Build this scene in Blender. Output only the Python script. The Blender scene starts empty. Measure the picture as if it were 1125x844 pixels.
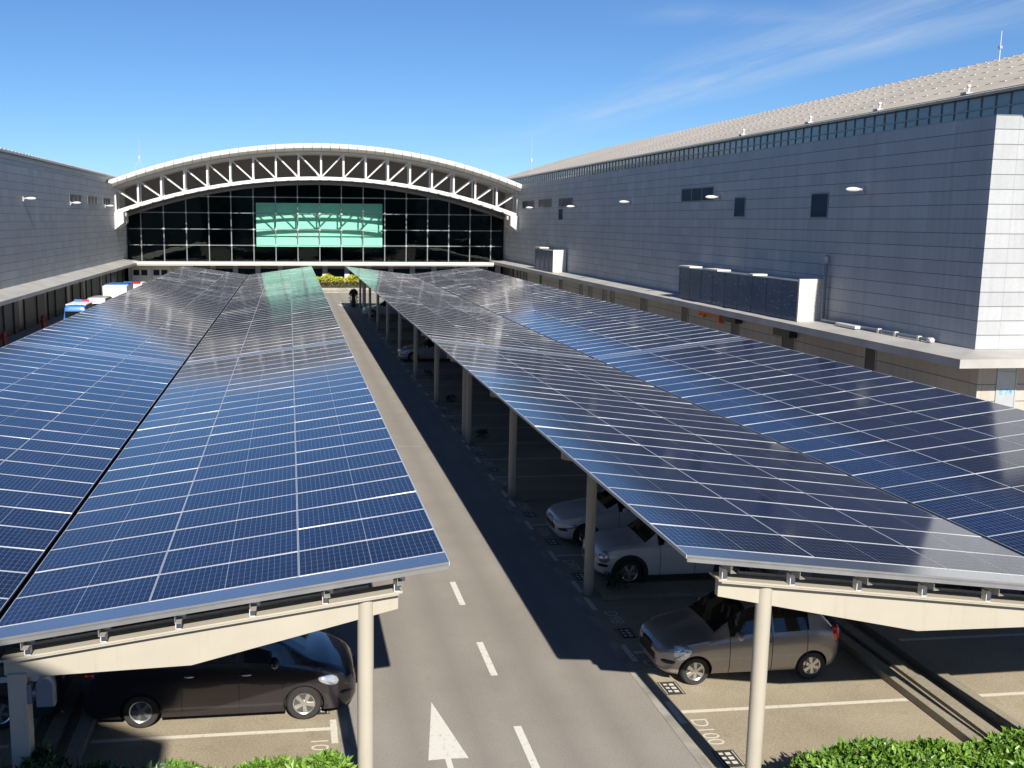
import bpy, bmesh, math, random
from mathutils import Vector, Matrix
random.seed(7)
R = math.radians
scn = bpy.context.scene
COL = scn.collection

# ------------------------------------------------------------------ materials
M = {}
def new_mat(name):
    m = bpy.data.materials.new(name); m.use_nodes = True
    nt = m.node_tree
    return m, nt, nt.nodes['Principled BSDF']
def lk(nt, a, b): nt.links.new(a, b)
def noise(nt, vec, scale, detail=4, rough=.55):
    n = nt.nodes.new('ShaderNodeTexNoise'); n.inputs['Scale'].default_value = scale
    n.inputs['Detail'].default_value = detail; n.inputs['Roughness'].default_value = rough
    if vec is not None: lk(nt, vec, n.inputs['Vector'])
    return n.outputs['Fac']
def ramp(nt, fac, a, b, c0, c1):
    r = nt.nodes.new('ShaderNodeValToRGB')
    r.color_ramp.elements[0].position = a; r.color_ramp.elements[1].position = b
    r.color_ramp.elements[0].color = (*c0, 1); r.color_ramp.elements[1].color = (*c1, 1)
    lk(nt, fac, r.inputs[0]); return r.outputs[0]
def mth(nt, op, a, b=None, c=None):
    n = nt.nodes.new('ShaderNodeMath'); n.operation = op
    for i, v in enumerate((a, b, c)):
        if v is None: continue
        if isinstance(v, (int, float)): n.inputs[i].default_value = v
        else: lk(nt, v, n.inputs[i])
    return n.outputs[0]
def mixc(nt, fac, a, b, blend='MIX'):
    n = nt.nodes.new('ShaderNodeMix'); n.data_type = 'RGBA'; n.blend_type = blend
    for s, v in ((n.inputs['Factor'], fac), (n.inputs[6], a), (n.inputs[7], b)):
        if isinstance(v, (int, float)): s.default_value = v
        elif isinstance(v, tuple): s.default_value = (*v, 1)
        else: lk(nt, v, s)
    return n.outputs[2]
def bump(nt, b, h, strength, dist=.02):
    n = nt.nodes.new('ShaderNodeBump'); n.inputs['Strength'].default_value = strength
    n.inputs['Distance'].default_value = dist
    lk(nt, h, n.inputs['Height']); lk(nt, n.outputs[0], b.inputs['Normal'])
def tc(nt, which='Object'):
    return nt.nodes.new('ShaderNodeTexCoord').outputs[which]
def sep(nt, v):
    n = nt.nodes.new('ShaderNodeSeparateXYZ'); lk(nt, v, n.inputs[0]); return n.outputs

def plain(name, col, rough=.5, metal=0., var=.15, scale=3., bmp=0., coat=0., spec=.5):
    m, nt, b = new_mat(name)
    o = tc(nt)
    f = noise(nt, o, scale, 5)
    lo = tuple(c*(1-var) for c in col); hi = tuple(min(1, c*(1+var)) for c in col)
    lk(nt, ramp(nt, f, .3, .7, lo, hi), b.inputs['Base Color'])
    b.inputs['Roughness'].default_value = rough; b.inputs['Metallic'].default_value = metal
    b.inputs['Specular IOR Level'].default_value = spec
    if coat: b.inputs['Coat Weight'].default_value = coat; b.inputs['Coat Roughness'].default_value = .04
    if bmp: bump(nt, b, noise(nt, o, scale*12, 3), bmp)
    M[name] = m; return m

def ground_mat(name, c0, c1, fine, stain, rough=.85, crack=False, tyre=None):
    m, nt, b = new_mat(name)
    o = tc(nt)
    big = noise(nt, o, .35, 6, .65)
    base = ramp(nt, big, .3, .72, c0, c1)
    sp = noise(nt, o, fine, 2, .7)
    base = mixc(nt, .75, base, ramp(nt, sp, .32, .68, (.55, .55, .55), (1, 1, 1)), 'MULTIPLY')
    st = noise(nt, o, 1.3, 7, .75)
    base = mixc(nt, ramp(nt, st, .58, .78, (0, 0, 0), (stain,)*3), base, (.02, .018, .015))
    if tyre:
        x = sep(nt, o)[0]
        for cx in tyre:
            d = mth(nt, 'ABSOLUTE', mth(nt, 'SUBTRACT', x, cx))
            k = mth(nt, 'SUBTRACT', 1, mth(nt, 'DIVIDE', d, .45)); k = mth(nt, 'MAXIMUM', k, 0)
            k = mth(nt, 'MULTIPLY', k, mth(nt, 'MULTIPLY', big, .32))
            base = mixc(nt, k, base, (.03, .028, .026))
    if crack:
        v = nt.nodes.new('ShaderNodeTexVoronoi'); v.feature = 'DISTANCE_TO_EDGE'; v.inputs['Scale'].default_value = .13
        nv = nt.nodes.new('ShaderNodeTexNoise'); nv.inputs['Scale'].default_value = 1.1; nv.inputs['Detail'].default_value = 5
        lk(nt, o, nv.inputs['Vector'])
        vm = nt.nodes.new('ShaderNodeVectorMath'); vm.operation = 'ADD'
        lk(nt, o, vm.inputs[0]); lk(nt, nv.outputs['Color'], vm.inputs[1]); lk(nt, vm.outputs[0], v.inputs['Vector'])
        cr = mth(nt, 'LESS_THAN', v.outputs['Distance'], .0016)
        base = mixc(nt, mth(nt, 'MULTIPLY', cr, .45), base, (.02, .02, .02))
    lk(nt, base, b.inputs['Base Color'])
    b.inputs['Roughness'].default_value = rough
    bump(nt, b, sp, .35, .01)
    M[name] = m
ground_mat('asphalt', (.29, .266, .236), (.37, .342, .308), 42, .20, tyre=(2.0, 3.1, 4.6, 5.6))
ground_mat('concrete', (.33, .285, .205), (.46, .40, .295), 30, .45)
ground_mat('island', (.27, .24, .18), (.38, .34, .26), 26, .55)
ground_mat('earth', (.15, .135, .11), (.24, .22, .18), 20, .5)
plain('kerb', (.30, .285, .25), .8, var=.3, scale=1.5, bmp=.2)

def paint_mat(name, col, under):
    m, nt, b = new_mat(name); o = tc(nt)
    w = noise(nt, o, 9, 8, .75)
    lk(nt, ramp(nt, w, .33, .45, under, col), b.inputs['Base Color'])
    b.inputs['Roughness'].default_value = .7; M[name] = m
paint_mat('road_paint', (.66, .645, .60), (.36, .33, .3))
paint_mat('bay_paint', (.62, .59, .51), (.42, .37, .28))
paint_mat('dark_paint', (.04, .04, .04), (.12, .11, .10))

def steel_mat(name, c):
    m, nt, b = new_mat(name); g = nt.nodes.new('ShaderNodeNewGeometry'); o = g.outputs['Position']
    base = ramp(nt, noise(nt, o, 1.1, 6, .65), .3, .75, tuple(x*.90 for x in c), c)
    mp = nt.nodes.new('ShaderNodeMapping'); mp.inputs['Scale'].default_value = (9, 9, .7); lk(nt, o, mp.inputs[0])
    base = mixc(nt, ramp(nt, noise(nt, mp.outputs[0], 1, 6, .7), .56, .80, (0,)*3, (.30,)*3), base, (.21, .16, .10))
    base = mixc(nt, ramp(nt, noise(nt, o, 5, 8, .8), .64, .70, (0,)*3, (.45,)*3), base, (.22, .14, .08))
    zz = sep(nt, o)[2]
    foot = mth(nt, 'MULTIPLY', mth(nt, 'MAXIMUM', 0, mth(nt, 'SUBTRACT', 1, mth(nt, 'DIVIDE', zz, .45))), .5)
    base = mixc(nt, foot, base, (.17, .15, .12))
    lk(nt, base, b.inputs['Base Color']); b.inputs['Roughness'].default_value = .45; M[name] = m
steel_mat('cream_steel', (.43, .40, .335))
plain('galvanised', (.42, .42, .42), .45, .6, var=.12, scale=6)
plain('purlin_grey', (.34, .33, .31), .55, .2, var=.15, scale=4)
plain('flashing', (.60, .61, .62), .2, .92, var=.05, scale=.8)
plain('panel_frame', (.80, .81, .82), .32, .55, var=.04)
plain('trim_metal', (.30,.31,.32), .35, .5, var=.1)
plain('black', (.012, .012, .013), .6)
plain('gutter_dark', (.03, .03, .032), .6)
plain('white_metal', (.62, .61, .585), .38, var=.05, scale=.6)
plain('white_fascia', (.60, .595, .57), .4, var=.05, scale=.4)
plain('grey_metal', (.40, .41, .42), .45, .3, var=.1)
plain('lamp_grey', (.16, .19, .23), .4, .2, var=.1)
plain('cladding', (.165, .152, .148), .6, var=.12, scale=.25)
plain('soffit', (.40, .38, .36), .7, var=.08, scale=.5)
plain('ledge', (.40, .39, .37), .55, var=.16, scale=.5)
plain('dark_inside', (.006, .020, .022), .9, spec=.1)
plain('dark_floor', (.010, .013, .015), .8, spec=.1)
plain('mint', (.50, .72, .62), .6, var=.02, scale=.3)
plain('mullion', (.20, .225, .23), .4, .5, var=.08)
plain('dark_door', (.018, .026, .038), .35, var=.3, scale=1.5)
plain('door_grey', (.42, .45, .48), .4, .2, var=.04)
plain('sign_blue', (.05, .40, .62), .5, var=.02)
plain('red', (.32, .02, .015), .4, var=.1)
plain('orange', (.62, .17, .015), .45, var=.1, scale=5)
plain('white_paint', (.80, .79, .76), .35, var=.05)
plain('trunk', (.09, .06, .04), .9, var=.3)
plain('bed_soil', (.05, .035, .025), .95, var=.4)

def stone_mat(name, c, hj, vj, dark=.30, rough=.55, var=.07):
    m, nt, b = new_mat(name)
    uv = sep(nt, tc(nt, 'UV'))
    fu = mth(nt, 'FRACT', mth(nt, 'DIVIDE', uv[0], vj)); fv = mth(nt, 'FRACT', mth(nt, 'DIVIDE', uv[1], hj))
    cu = mth(nt, 'FLOOR', mth(nt, 'DIVIDE', uv[0], vj)); cv = mth(nt, 'FLOOR', mth(nt, 'DIVIDE', uv[1], hj))
    cmb = nt.nodes.new('ShaderNodeCombineXYZ'); lk(nt, cu, cmb.inputs[0]); lk(nt, cv, cmb.inputs[1])
    wn = nt.nodes.new('ShaderNodeTexWhiteNoise'); lk(nt, cmb.outputs[0], wn.inputs['Vector'])
    base = ramp(nt, wn.outputs['Value'], 0, 1, tuple(x*(1-var) for x in c), tuple(x*(1+var) for x in c))
    big = noise(nt, tc(nt), .18, 6, .65)
    base = mixc(nt, .55, base, ramp(nt, big, .3, .7, (.80, .80, .80), (1, 1, 1)), 'MULTIPLY')
    gr = noise(nt, tc(nt), 14, 3, .7)
    base = mixc(nt, .4, base, ramp(nt, gr, .3, .7, (.7, .7, .7), (1, 1, 1)), 'MULTIPLY')
    # streaks running down from the joints
    mp = nt.nodes.new('ShaderNodeMapping'); mp.inputs['Scale'].default_value = (2.2, 2.2, .12); lk(nt, tc(nt), mp.inputs[0])
    stk = noise(nt, mp.outputs[0], 1.0, 5, .6)
    base = mixc(nt, .35, base, ramp(nt, stk, .35, .6, (.68, .67, .66), (1, 1, 1)), 'MULTIPLY')
    jn = mth(nt, 'MULTIPLY', mth(nt, 'LESS_THAN', fv, .06), mth(nt, 'ADD', .55, mth(nt, 'MULTIPLY', gr, .9)))
    jv = mth(nt, 'MULTIPLY', mth(nt, 'LESS_THAN', fu, .016), .4)
    j = mth(nt, 'MINIMUM', mth(nt, 'MAXIMUM', jn, jv), 1)
    base = mixc(nt, j, base, tuple(x*dark for x in c))
    lk(nt, base, b.inputs['Base Color']); b.inputs['Roughness'].default_value = rough
    M[name] = m
stone_mat('stone', (.445, .465, .485), .60, 1.55)
stone_mat('stone_low', (.50, .46, .41), .72, 2.2)
stone_mat('dark_panels', (.052, .064, .075), 9.0, 1.1, .5)

def ribs_mat(name, c, pitch, axis):
    m, nt, b = new_mat(name); o = tc(nt); s = sep(nt, o)
    f = mth(nt, 'FRACT', mth(nt, 'DIVIDE', s[axis], pitch))
    d = noise(nt, o, .12, 6, .7)
    base = ramp(nt, d, .3, .72, tuple(x*.74 for x in c), c)
    base = mixc(nt, mth(nt, 'MULTIPLY', mth(nt, 'LESS_THAN', f, .13), .55), base, tuple(x*.55 for x in c))
    lk(nt, base, b.inputs['Base Color']); b.inputs['Roughness'].default_value = .5
    M[name] = m
ribs_mat('roof_ribs', (.60, .53, .42), .8, 1)
ribs_mat('louvre', (.66, .645, .60), .20, 2)
ribs_mat('band_ribs', (.62, .61, .58), .9, 1)

def glass_mat(name, tint, rough=.02, refl=1.0):
    m, nt, b = new_mat(name)
    out = nt.nodes['Material Output']; nt.nodes.remove(b)
    t = nt.nodes.new('ShaderNodeBsdfTransparent'); t.inputs[0].default_value = (*tint, 1)
    g = nt.nodes.new('ShaderNodeBsdfGlossy'); g.inputs[0].default_value = (.85*refl, .95*refl, .92*refl, 1); g.inputs['Roughness'].default_value = rough
    fr = nt.nodes.new('ShaderNodeFresnel'); fr.inputs[0].default_value = 1.36
    # each pane sits at a very slightly different tilt, as real glazing does
    n = noise(nt, tc(nt), .35, 2)
    bp = nt.nodes.new('ShaderNodeBump'); bp.inputs['Strength'].default_value = .03; bp.inputs['Distance'].default_value = .3
    lk(nt, n, bp.inputs['Height']); lk(nt, bp.outputs[0], g.inputs['Normal'])
    mx = nt.nodes.new('ShaderNodeMixShader'); lk(nt, fr.outputs[0], mx.inputs[0])
    lk(nt, t.outputs[0], mx.inputs[1]); lk(nt, g.outputs[0], mx.inputs[2]); lk(nt, mx.outputs[0], out.inputs[0])
    M[name] = m
glass_mat('facade_glass', (.66, .90, .83))
plain('window_glass', (.018, .042, .085), .3, var=.3, scale=.8, spec=.06)
plain('clerestory_glass', (.17, .22, .24), .14, var=.3, scale=.25, spec=.8)
plain('car_glass', (.008, .010, .012), .04, var=.2, spec=.7)
plain('tyre', (.02, .019, .018), .8, var=.2, scale=8)
plain('rim', (.58, .57, .55), .25, .85, var=.05)
plain('rim_dark', (.14, .14, .14), .35, .7)
plain('lens', (.55, .60, .68), .05, .55, var=.3, scale=14, coat=1)
plain('amber', (.5, .16, .02), .2)
plain('tail_red', (.45, .015, .015), .15, coat=1)
plain('trim_black', (.015, .015, .016), .45)
plain('plate', (.62, .62, .60), .4)

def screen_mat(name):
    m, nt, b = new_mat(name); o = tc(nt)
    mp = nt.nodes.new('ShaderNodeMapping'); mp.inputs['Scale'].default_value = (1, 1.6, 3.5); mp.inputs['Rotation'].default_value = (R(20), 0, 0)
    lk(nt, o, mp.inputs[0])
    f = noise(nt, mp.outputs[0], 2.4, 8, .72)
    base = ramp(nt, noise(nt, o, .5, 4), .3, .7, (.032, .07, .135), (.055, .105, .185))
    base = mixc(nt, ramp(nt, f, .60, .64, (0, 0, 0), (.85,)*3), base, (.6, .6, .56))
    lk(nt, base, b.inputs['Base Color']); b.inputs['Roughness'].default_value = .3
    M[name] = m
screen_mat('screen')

def leaf_mat(name, lo, mid, hi):
    m, nt, b = new_mat(name)
    g = nt.nodes.new('ShaderNodeNewGeometry')
    r = nt.nodes.new('ShaderNodeValToRGB')
    r.color_ramp.elements[0].color = (*lo, 1); r.color_ramp.elements[1].color = (*hi, 1)
    e = r.color_ramp.elements.new(.5); e.color = (*mid, 1)
    lk(nt, g.outputs['Random Per Island'], r.inputs[0]); lk(nt, r.outputs[0], b.inputs['Base Color'])
    b.inputs['Roughness'].default_value = .42
    b.inputs['Transmission Weight'].default_value = 0
    M[name] = m
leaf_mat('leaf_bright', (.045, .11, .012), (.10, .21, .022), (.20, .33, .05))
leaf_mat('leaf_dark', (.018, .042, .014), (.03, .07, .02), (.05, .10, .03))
leaf_mat('leaf_yellow', (.16, .20, .02), (.36, .38, .03), (.55, .50, .05))
leaf_mat('leaf_red', (.05, .02, .015), (.08, .03, .02), (.12, .05, .03))
plain('flower', (.62, .05, .30), .5)

def pv_mat():
    # half-cut monocrystalline cells behind glass: 24 x 6 cells, pale backsheet lines, fine busbars
    m, nt, b = new_mat('pv_cells')
    uv = sep(nt, tc(nt, 'UV'))           # u 0..1 along the module, v 0..1 across it
    u, v = uv[0], uv[1]
    cu = mth(nt, 'FRACT', mth(nt, 'MULTIPLY', u, 24)); cv = mth(nt, 'FRACT', mth(nt, 'MULTIPLY', v, 6))
    du = mth(nt, 'MINIMUM', cu, mth(nt, 'SUBTRACT', 1, cu)); dv = mth(nt, 'MINIMUM', cv, mth(nt, 'SUBTRACT', 1, cv))
    line = mth(nt, 'MAXIMUM', mth(nt, 'LESS_THAN', du, .027), mth(nt, 'LESS_THAN', dv, .013))
    mid = mth(nt, 'LESS_THAN', mth(nt, 'ABSOLUTE', mth(nt, 'SUBTRACT', u, .5)), .003)
    dash = mth(nt, 'GREATER_THAN', mth(nt, 'FRACT', mth(nt, 'MULTIPLY', v, 12)), .42)
    mid = mth(nt, 'MULTIPLY', mth(nt, 'MULTIPLY', mid, dash), .9)
    # corner diamonds
    line = mth(nt, 'MAXIMUM', line, mth(nt, 'LESS_THAN', mth(nt, 'ADD', mth(nt, 'MULTIPLY', du, .5), dv), .045))
    bb = mth(nt, 'FRACT', mth(nt, 'MULTIPLY', v, 54))
    bus = mth(nt, 'MULTIPLY', mth(nt, 'LESS_THAN', mth(nt, 'ABSOLUTE', mth(nt, 'SUBTRACT', bb, .5)), .04), .55)
    oi = nt.nodes.new('ShaderNodeObjectInfo')
    cmb = nt.nodes.new('ShaderNodeCombineXYZ')
    lk(nt, mth(nt, 'FLOOR', mth(nt, 'MULTIPLY', u, 24)), cmb.inputs[0]); lk(nt, mth(nt, 'FLOOR', mth(nt, 'MULTIPLY', v, 6)), cmb.inputs[1])
    lk(nt, oi.outputs['Random'], cmb.inputs[2])
    wn = nt.nodes.new('ShaderNodeTexWhiteNoise'); lk(nt, cmb.outputs[0], wn.inputs['Vector'])
    cell = ramp(nt, wn.outputs['Value'], 0, 1, (.003, .008, .036), (.006, .014, .062))
    cell = mixc(nt, mth(nt, 'MULTIPLY', oi.outputs['Random'], .6), cell, (.003, .004, .016))
    g = nt.nodes.new('ShaderNodeNewGeometry')
    dirt = noise(nt, g.outputs['Position'], .9, 6, .7)
    base = mixc(nt, bus, cell, (.05, .065, .11))
    base = mixc(nt, mth(nt, 'MULTIPLY', line, .8), base, (.215, .25, .32))
    base = mixc(nt, mid, base, (.36, .40, .46))
    base = mixc(nt, ramp(nt, dirt, .45, .85, (.002,)*3, (.022,)*3), base, (.42, .38, .32))
    lk(nt, base, b.inputs['Base Color'])
    rr = nt.nodes.new('ShaderNodeMapRange'); lk(nt, dirt, rr.inputs[0]); rr.inputs[3].default_value = .06; rr.inputs[4].default_value = .14
    lk(nt, rr.outputs[0], b.inputs['Roughness'])
    b.inputs['IOR'].default_value = 1.5; b.inputs['Specular IOR Level'].default_value = .5
    M['pv_cells'] = m
pv_mat()

def car_paint(name, c, metal=.0, rough=.32):
    m, nt, b = new_mat(name); o = tc(nt)
    f = noise(nt, o, 2.5, 6, .6)
    lk(nt, ramp(nt, f, .3, .75, tuple(x*.9 for x in c), c), b.inputs['Base Color'])
    # road dust on the lower body
    b.inputs['Metallic'].default_value = metal; b.inputs['Roughness'].default_value = rough
    b.inputs['Coat Weight'].default_value = .9; b.inputs['Coat Roughness'].default_value = .05
    M[name] = m
car_paint('paint_bronze', (.33, .295, .265), .4, .33)
car_paint('paint_black', (.022, .018, .022), .2, .3)
car_paint('paint_white', (.70, .70, .69))
car_paint('paint_pale', (.62, .64, .66))
car_paint('paint_silver', (.45, .47, .50), .4, .35)
car_paint('paint_blue', (.03, .17, .55))
car_paint('paint_navy', (.015, .03, .08), .2)
car_paint('paint_grey', (.06, .065, .07), .2)

# ------------------------------------------------------------------ mesh builder
class MB:
    def __init__(s): s.v = []; s.f = []; s.m = []; s.uv = {}
    def quad(s, pts, mi=0, uv=None):
        b = len(s.v); s.v += [tuple(p) for p in pts]; s.f.append(tuple(range(b, b+len(pts)))); s.m.append(mi)
        if uv: s.uv[len(s.f)-1] = uv
        return s
    def box(s, a, b, mi=0):
        x0, y0, z0 = (min(a[i], b[i]) for i in range(3)); x1, y1, z1 = (max(a[i], b[i]) for i in range(3))
        k = len(s.v)
        s.v += [(x0,y0,z0),(x1,y0,z0),(x1,y1,z0),(x0,y1,z0),(x0,y0,z1),(x1,y0,z1),(x1,y1,z1),(x0,y1,z1)]
        for q in ((0,3,2,1),(4,5,6,7),(0,1,5,4),(1,2,6,5),(2,3,7,6),(3,0,4,7)):
            s.f.append(tuple(k+i for i in q)); s.m.append(mi)
        return s
    def prism(s, poly, lo, hi, axis, mi=0):
        # poly: 2-D outline; extruded along axis (0,1,2) from lo to hi
        def P(p, h):
            if axis == 1: return (p[0], h, p[1])
            if axis == 0: return (h, p[0], p[1])
            return (p[0], p[1], h)
        n = len(poly); k = len(s.v)
        s.v += [P(p, lo) for p in poly] + [P(p, hi) for p in poly]
        s.f.append(tuple(k+i for i in range(n))); s.m.append(mi)
        s.f.append(tuple(k+n+i for i in reversed(range(n)))); s.m.append(mi)
        for i in range(n):
            j = (i+1) % n
            s.f.append((k+i, k+n+i, k+n+j, k+j)); s.m.append(mi)
        return s
    def tube(s, a, b, r, n=12, mi=0, r2=None, cap=True):
        a = Vector(a); b = Vector(b); d = (b-a).normalized()
        u = d.orthogonal().normalized(); w = d.cross(u); r2 = r if r2 is None else r2
        k = len(s.v)
        for c, rr in ((a, r), (b, r2)):
            for i in range(n):
                t = 2*math.pi*i/n; s.v.append(tuple(c + (u*math.cos(t)+w*math.sin(t))*rr))
        for i in range(n):
            j = (i+1) % n; s.f.append((k+i, k+j, k+n+j, k+n+i)); s.m.append(mi)
        if cap:
            s.f.append(tuple(k+i for i in reversed(range(n)))); s.m.append(mi)
            s.f.append(tuple(k+n+i for i in range(n))); s.m.append(mi)
        return s
    def bar(s, a, b, w, h, mi=0, up=(0,0,1)):
        # rectangular bar from a to b, w sideways, h along up
        a = Vector(a); b = Vector(b); d = (b-a).normalized(); side = d.cross(Vector(up)).normalized(); u = side.cross(d)
        k = len(s.v)
        for c in (a, b):
            for sx, sy in ((-1,-1),(1,-1),(1,1),(-1,1)): s.v.append(tuple(c+side*(sx*w/2)+u*(sy*h/2)))
        for q in ((3,2,1,0),(4,5,6,7),(0,1,5,4),(1,2,6,5),(2,3,7,6),(3,0,4,7)):
            s.f.append(tuple(k+i for i in q)); s.m.append(mi)
        return s
    def ball(s, c, r, nu=14, nv=8, mi=0):
        k = len(s.v); c = Vector(c); r = r if isinstance(r, (tuple, list)) else (r, r, r)
        for j in range(1, nv):
            t = math.pi*j/nv
            for i in range(nu):
                p = 2*math.pi*i/nu
                s.v.append((c.x+r[0]*math.sin(t)*math.cos(p), c.y+r[1]*math.sin(t)*math.sin(p), c.z+r[2]*math.cos(t)))
        top = len(s.v); s.v.append((c.x, c.y, c.z+r[2])); bot = len(s.v); s.v.append((c.x, c.y, c.z-r[2]))
        for j in range(nv-2):
            for i in range(nu):
                i2 = (i+1) % nu; s.f.append((k+j*nu+i, k+(j+1)*nu+i, k+(j+1)*nu+i2, k+j*nu+i2)); s.m.append(mi)
        for i in range(nu):
            i2 = (i+1) % nu
            s.f.append((top, k+i, k+i2)); s.m.append(mi)
            s.f.append((bot, k+(nv-2)*nu+i2, k+(nv-2)*nu+i)); s.m.append(mi)
        return s
    def lathe(s, prof, n=28, mi=0, axis='y'):
        # prof: (radius, height) closed loop or open line, turned about the axis
        k = len(s.v); m = len(prof)
        for i in range(n):
            t = 2*math.pi*i/n
            for r, h in prof:
                if axis == 'y': s.v.append((r*math.cos(t), h, r*math.sin(t)))
                else: s.v.append((r*math.cos(t), r*math.sin(t), h))
        for i in range(n):
            i2 = (i+1) % n
            for j in range(m-1):
                s.f.append((k+i*m+j, k+i*m+j+1, k+i2*m+j+1, k+i2*m+j)); s.m.append(mi)
        return s
    def build(s, name, mats, parent=None, smooth=None, loc=(0,0,0), rot=None, bevel=0):
        me = bpy.data.meshes.new(name)
        me.from_pydata(s.v, [], s.f); me.update()
        if not isinstance(mats, (list, tuple)): mats = [mats]
        for m in mats: me.materials.append(M[m] if isinstance(m, str) else m)
        for p, mi in zip(me.polygons, s.m): p.material_index = mi
        uvl = me.uv_layers.new(name='UVMap')
        for p in me.polygons:
            if p.index in s.uv:
                for li, c in zip(p.loop_indices, s.uv[p.index]): uvl.data[li].uv = c
            else:
                n = p.normal; ax = max(range(3), key=lambda i: abs(n[i]))
                for li in p.loop_indices:
                    c = me.vertices[me.loops[li].vertex_index].co
                    uvl.data[li].uv = ((c.y, c.z), (c.x, c.z), (c.x, c.y))[ax]
        if smooth is not None:
            bm = bmesh.new(); bm.from_mesh(me)
            bmesh.ops.recalc_face_normals(bm, faces=bm.faces)
            for f in bm.faces: f.smooth = True
            for e in bm.edges:
                if len(e.link_faces) == 2 and e.calc_face_angle(0) > smooth: e.smooth = False
            bm.to_mesh(me); bm.free()
        o = bpy.data.objects.new(name, me); COL.objects.link(o)
        o.location = loc
        if rot: o.rotation_euler = rot
        if parent: o.parent = parent
        if bevel:
            b = o.modifiers.new('edge', 'BEVEL'); b.width = bevel; b.segments = 2; b.limit_method = 'ANGLE'
        return o
def tag(o, label, cat, group=None, kind=None):
    o['label'] = label; o['category'] = cat
    if group: o['group'] = group
    if kind: o['kind'] = kind
    return o
def thing(name, label, cat, loc=(0,0,0), rz=0, group=None):
    o = bpy.data.objects.new(name, None); COL.objects.link(o); o.location = loc; o.rotation_euler = (0,0,rz)
    o.empty_display_size = .2
    return tag(o, label, cat, group)
def struct(o, label=None):
    o['kind'] = 'structure'
    if label: o['label'] = label
    return o
def copy_tree(o, parent=None):
    c = o.copy(); COL.objects.link(c); c.parent = parent
    for ch in list(o.children): copy_tree(ch, c)
    return c
def text_mesh(name, s, size, mat, parent=None, bold=0.0):
    cu = bpy.data.curves.new(name, 'FONT'); cu.body = s; cu.size = size; cu.offset = bold; cu.align_x = 'CENTER'; cu.align_y = 'CENTER'
    t = bpy.data.objects.new(name, cu); COL.objects.link(t)
    me = bpy.data.meshes.new_from_object(t.evaluated_get(bpy.context.evaluated_depsgraph_get()))
    bpy.data.objects.remove(t)
    o = bpy.data.objects.new(name, me); COL.objects.link(o); me.materials.clear(); me.materials.append(M[mat])
    if parent: o.parent = parent
    return o

# ------------------------------------------------------------------ camera
CAMZ = 8.8
cd = bpy.data.cameras.new('camera'); cam = bpy.data.objects.new('camera', cd); COL.objects.link(cam)
yaw, pit, rol = R(7.3895), R(9.0737), R(.449)
fw = Vector((math.sin(yaw)*math.cos(pit), math.cos(yaw)*math.cos(pit), -math.sin(pit)))
r0 = Vector((math.cos(yaw), -math.sin(yaw), 0)); u0 = r0.cross(fw)
rr = r0*math.cos(rol)+u0*math.sin(rol); uu = -r0*math.sin(rol)+u0*math.cos(rol)
mw = Matrix((rr, uu, -fw)).transposed().to_4x4(); mw.translation = (0, 0, CAMZ)
cam.matrix_world = mw
cd.sensor_width = 36; cd.lens = 36*1128.5/1125; cd.shift_x = (562.5-464.73)/1125; cd.clip_end = 3000
scn.camera = cam

# ------------------------------------------------------------------ light
SUN = Vector((-.23, 5.85, -4.06)).normalized()     # the way the light travels
EL = math.asin(-SUN.z); AZ = math.atan2(-SUN.x, -SUN.y)
ld = bpy.data.lights.new('sun', 'SUN'); ld.energy = 3.95; ld.angle = R(.53); ld.color = (1, .93, .82)
sun = bpy.data.objects.new('sun', ld); COL.objects.link(sun)
sun.rotation_euler = SUN.to_track_quat('-Z', 'Y').to_euler()
w = bpy.data.worlds.new('World'); scn.world = w; w.use_nodes = True
nt = w.node_tree; bg = nt.nodes['Background']
sky = nt.nodes.new('ShaderNodeTexSky'); sky.sky_type = 'NISHITA'; sky.sun_disc = False
sky.sun_elevation = EL; sky.sun_rotation = AZ; sky.ozone_density = 6.0; sky.air_density = 1.0; sky.dust_density = .0; sky.altitude = 1500
g = tc(nt, 'Generated'); s = sep(nt, g)
dz = mth(nt, 'MAXIMUM', s[2], .03)
cx = mth(nt, 'DIVIDE', s[0], dz); cy = mth(nt, 'DIVIDE', s[1], dz)
cmb = nt.nodes.new('ShaderNodeCombineXYZ'); lk(nt, cx, cmb.inputs[0]); lk(nt, cy, cmb.inputs[1])
mp = nt.nodes.new('ShaderNodeMapping'); mp.inputs['Rotation'].default_value = (0, 0, R(4)); mp.inputs['Scale'].default_value = (1.5, .22, 1); mp.inputs['Location'].default_value = (.3, .35, 0)
lk(nt, cmb.outputs[0], mp.inputs[0])
n1 = noise(nt, mp.outputs[0], 1.6, 9, .62)
n0 = noise(nt, cmb.outputs[0], .35, 3, .5)
# thin cirrus: one long streak running away to the right, wisps beside it
dev = mth(nt, 'ABSOLUTE', mth(nt, 'SUBTRACT', mth(nt, 'ADD', cx, mth(nt, 'MULTIPLY', n0, .9)), 3.45))
band = mth(nt, 'MAXIMUM', 0, mth(nt, 'SUBTRACT', 1, mth(nt, 'DIVIDE', dev, .75)))
dev2 = mth(nt, 'ABSOLUTE', mth(nt, 'SUBTRACT', mth(nt, 'ADD', cy, mth(nt, 'MULTIPLY', n0, .8)), 5.35))
band2 = mth(nt, 'MAXIMUM', 0, mth(nt, 'SUBTRACT', 1, mth(nt, 'DIVIDE', dev2, .35)))
side = nt.nodes.new('ShaderNodeMapRange'); lk(nt, cx, side.inputs[0]); side.inputs[1].default_value = 1.5; side.inputs[2].default_value = 2.2
band2 = mth(nt, 'MULTIPLY', band2, mth(nt, 'MULTIPLY', side.outputs[0], .55))
cl = mth(nt, 'MULTIPLY', mth(nt, 'MAXIMUM', band, band2), ramp(nt, n1, .36, .72, (.06,)*3, (.62,)*3))
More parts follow.
